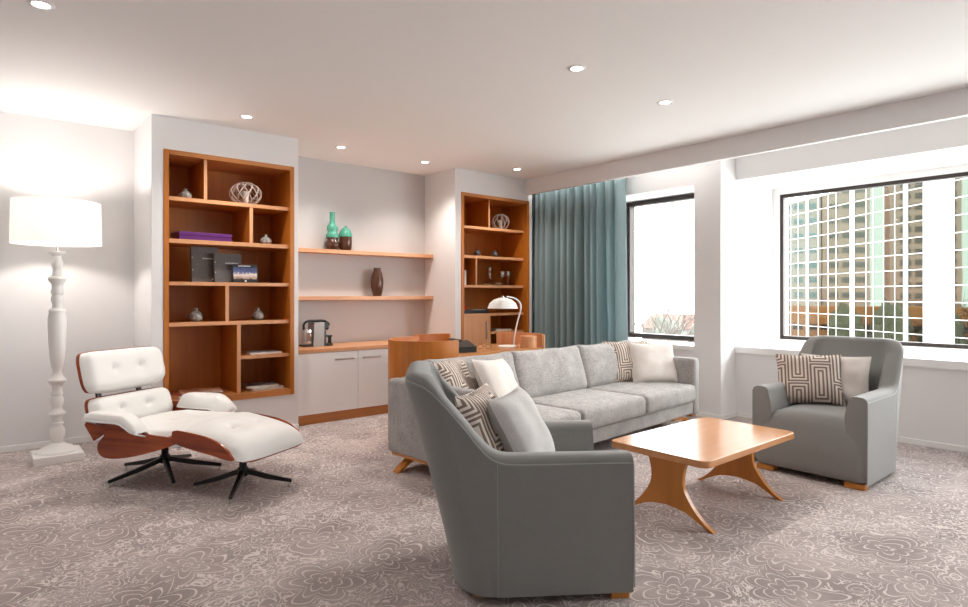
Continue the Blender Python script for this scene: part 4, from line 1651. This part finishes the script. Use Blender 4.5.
for a, c in ((3.62, 3.22), (-2.85, -3.4), (-9.15, -9.6), (-11.15, -14.0), (8.9, 8.6), (-17, -18.2)):
    box(c, a, -0.3, 0.05, 0, Hh, bm=b)
obj('piers', b, FRM, t)
b = bmesh.new()
for s in (7.7, 6.3, 5.0, 1.75, 0.25, -0.9, -4.85, -5.75, -6.95, -8.2, -15.4):
    box(s - 0.035, s + 0.035, -0.2, 0.01, 0, Hh, bm=b)
obj('mullions', b, FRM, t)
b = bmesh.new()
z = Hh
while z > 0.5:
    box(-18, 8.8, -0.2, 0.01, z - 0.07, z, bm=b)
    z -= 1.33
obj('transoms', b, FRM, t)


def block(label, loc, sx, sy, h, c, win=None, fl=2.7):
    t = thing('apartment_tower' if h > 14 else 'house', label, 'building', loc)
    obj('walls', box(-sx / 2, sx / 2, -sy / 2, sy / 2, 0, h), mat('render_' + str(len(MATS)), c, 0.8), t)
    if win:
        b = bmesh.new()
        z = 1.2
        while z < h - 1.5:
            x = -sx / 2 + 0.7
            while x < sx / 2 - 1.6:
                box(x, x + 1.5, -sy / 2 - 0.08, -sy / 2 + 0.2, z, z + 0.95, bm=b)
                x += 2.1
            z += fl
        obj('window_bands', b, mat('band_' + str(len(MATS)), win, 0.2), t)
    return t


# the neighbours seen mirrored in the tower's glazing
block('pale pink apartment tower mirrored at the left of the office glazing', (72.5, 84, GZ), 17, 8, 38, (0.92, 0.80, 0.78), (0.38, 0.55, 0.62))
block('sandy apartment tower mirrored in the middle of the office glazing', (60, 86, GZ), 7.5, 8, 40, (0.95, 0.74, 0.68), (0.36, 0.36, 0.36))
block('brown stepped apartment tower mirrored at the right of the office glazing', (48.5, 84, GZ), 10, 8, 40, (0.80, 0.56, 0.50), (0.26, 0.21, 0.20), 1.9)
block('low orange brick house mirrored low in the office glazing', (54, 74, GZ), 30, 6, 13.2, (0.92, 0.36, 0.14), (0.08, 0.06, 0.05))

LEAF = mat('leafage', (0.30, 0.27, 0.19), 0.8)
BARK = mat('bark_brown', (0.060, 0.048, 0.042), 0.9)


def leafy(loc, r, h, lab, m=LEAF, seed=1, grp=None):
    t = thing('leafy_tree', lab, 'tree', loc, 0, grp)
    obj('trunk', tube([(0, 0, 0), (0, 0, h * 0.6)], [0.3, 0.2], 8), BARK, t)
    b = bmesh.new()
    bmesh.ops.create_icosphere(b, subdivisions=4, radius=1)
    for v in b.verts:
        n = 1 + 0.35 * noise.noise(v.co * 2.3 + Vector((seed, 0, 0))) + 0.18 * noise.noise(v.co * 7 + Vector((seed, 0, 0)))
        v.co = Vector((v.co.x * r * n, v.co.y * r * n, h * 0.62 + v.co.z * h * 0.4 * n))
    obj('crown', b, m, t, True)


for k, x in enumerate((42, 48.5, 55, 61)):
    leafy((x, 66, GZ), 2.7, 13.5 - 0.8 * (k % 2), ('dark leafy tree mirrored low in the office glazing, ' + ('furthest right', 'second from the right', 'third from the right', 'furthest left')[k]), LEAF, k + 2, 'trees across the street')


def bare_tree(loc, h, lab, seed, spread=1.0):
    random.seed(seed)
    t = thing('bare_tree', lab, 'tree', loc)
    trunk = bmesh.new()
    tube([(0, 0, 0), (0.15, 0.1, h * 0.3), (0, 0, h * 0.55)], [0.22, 0.17, 0.12], 8, bm=trunk)
    obj('trunk', trunk, BARK, t, True)
    b = bmesh.new()

    def grow(p, d, L, r, lev):
        pts = [p]
        q = p.copy()
        for k in range(4):
            d = (d + Vector((random.uniform(-.22, .22), random.uniform(-.22, .22), random.uniform(-.05, .16)))).normalized()
            q = q + d * L / 4
            pts.append(q.copy())
            if lev < 3 and k > 0:
                for _ in range(2):
                    dd = (d + Vector((random.uniform(-1, 1) * spread, random.uniform(-1, 1) * spread, random.uniform(-.1, .6)))).normalized()
                    grow(q.copy(), dd, L * 0.62, r * 0.55, lev + 1)
        tube(pts, [r * (1 - 0.17 * i) for i in range(5)], 4, bm=b)
    for k in range(6):
        a = k * 1.05
        z = h * (0.35 + 0.2 * k / 6)
        grow(Vector((0, 0, z)), Vector((math.cos(a) * 0.7, math.sin(a) * 0.7, 1)).normalized(), h * 0.33, 0.08, 1)
    obj('branches', b, BARK, t)


bare_tree((36.4, 25.6, GZ), 16.2, 'bare winter tree outside the narrow window, tallest there', 3)
bare_tree((52.5, 34.0, GZ), 14.2, 'bare winter tree outside the narrow window, lower and right of the tallest', 11)
HAZEG = mat('hazed_leafage', (0.10, 0.108, 0.09), 0.9)  # distance haze is put into this leaf colour
for k, (x, y, lab) in enumerate([(76, 58, 'haze-tinted green tree far beyond the narrow window, left of three'), (82, 53, 'haze-tinted green tree far beyond the narrow window, middle of three'), (88, 50, 'haze-tinted green tree far beyond the narrow window, right of three')]):
    leafy((x, y, GZ), 2.6, 11.2, lab, HAZEG, 20 + k, 'trees beyond the narrow window')
t = block('low house with a red roof far beyond the narrow window', (101, 64, GZ), 9, 8, 9, (0.10, 0.09, 0.082), (0.05, 0.05, 0.05))
obj('roof', prism([(-5, 9), (5, 9), (0, 11.6)], -4.5, 4.5, axis='y'), mat('roof_tiles', (0.11, 0.055, 0.042), 0.8), t)
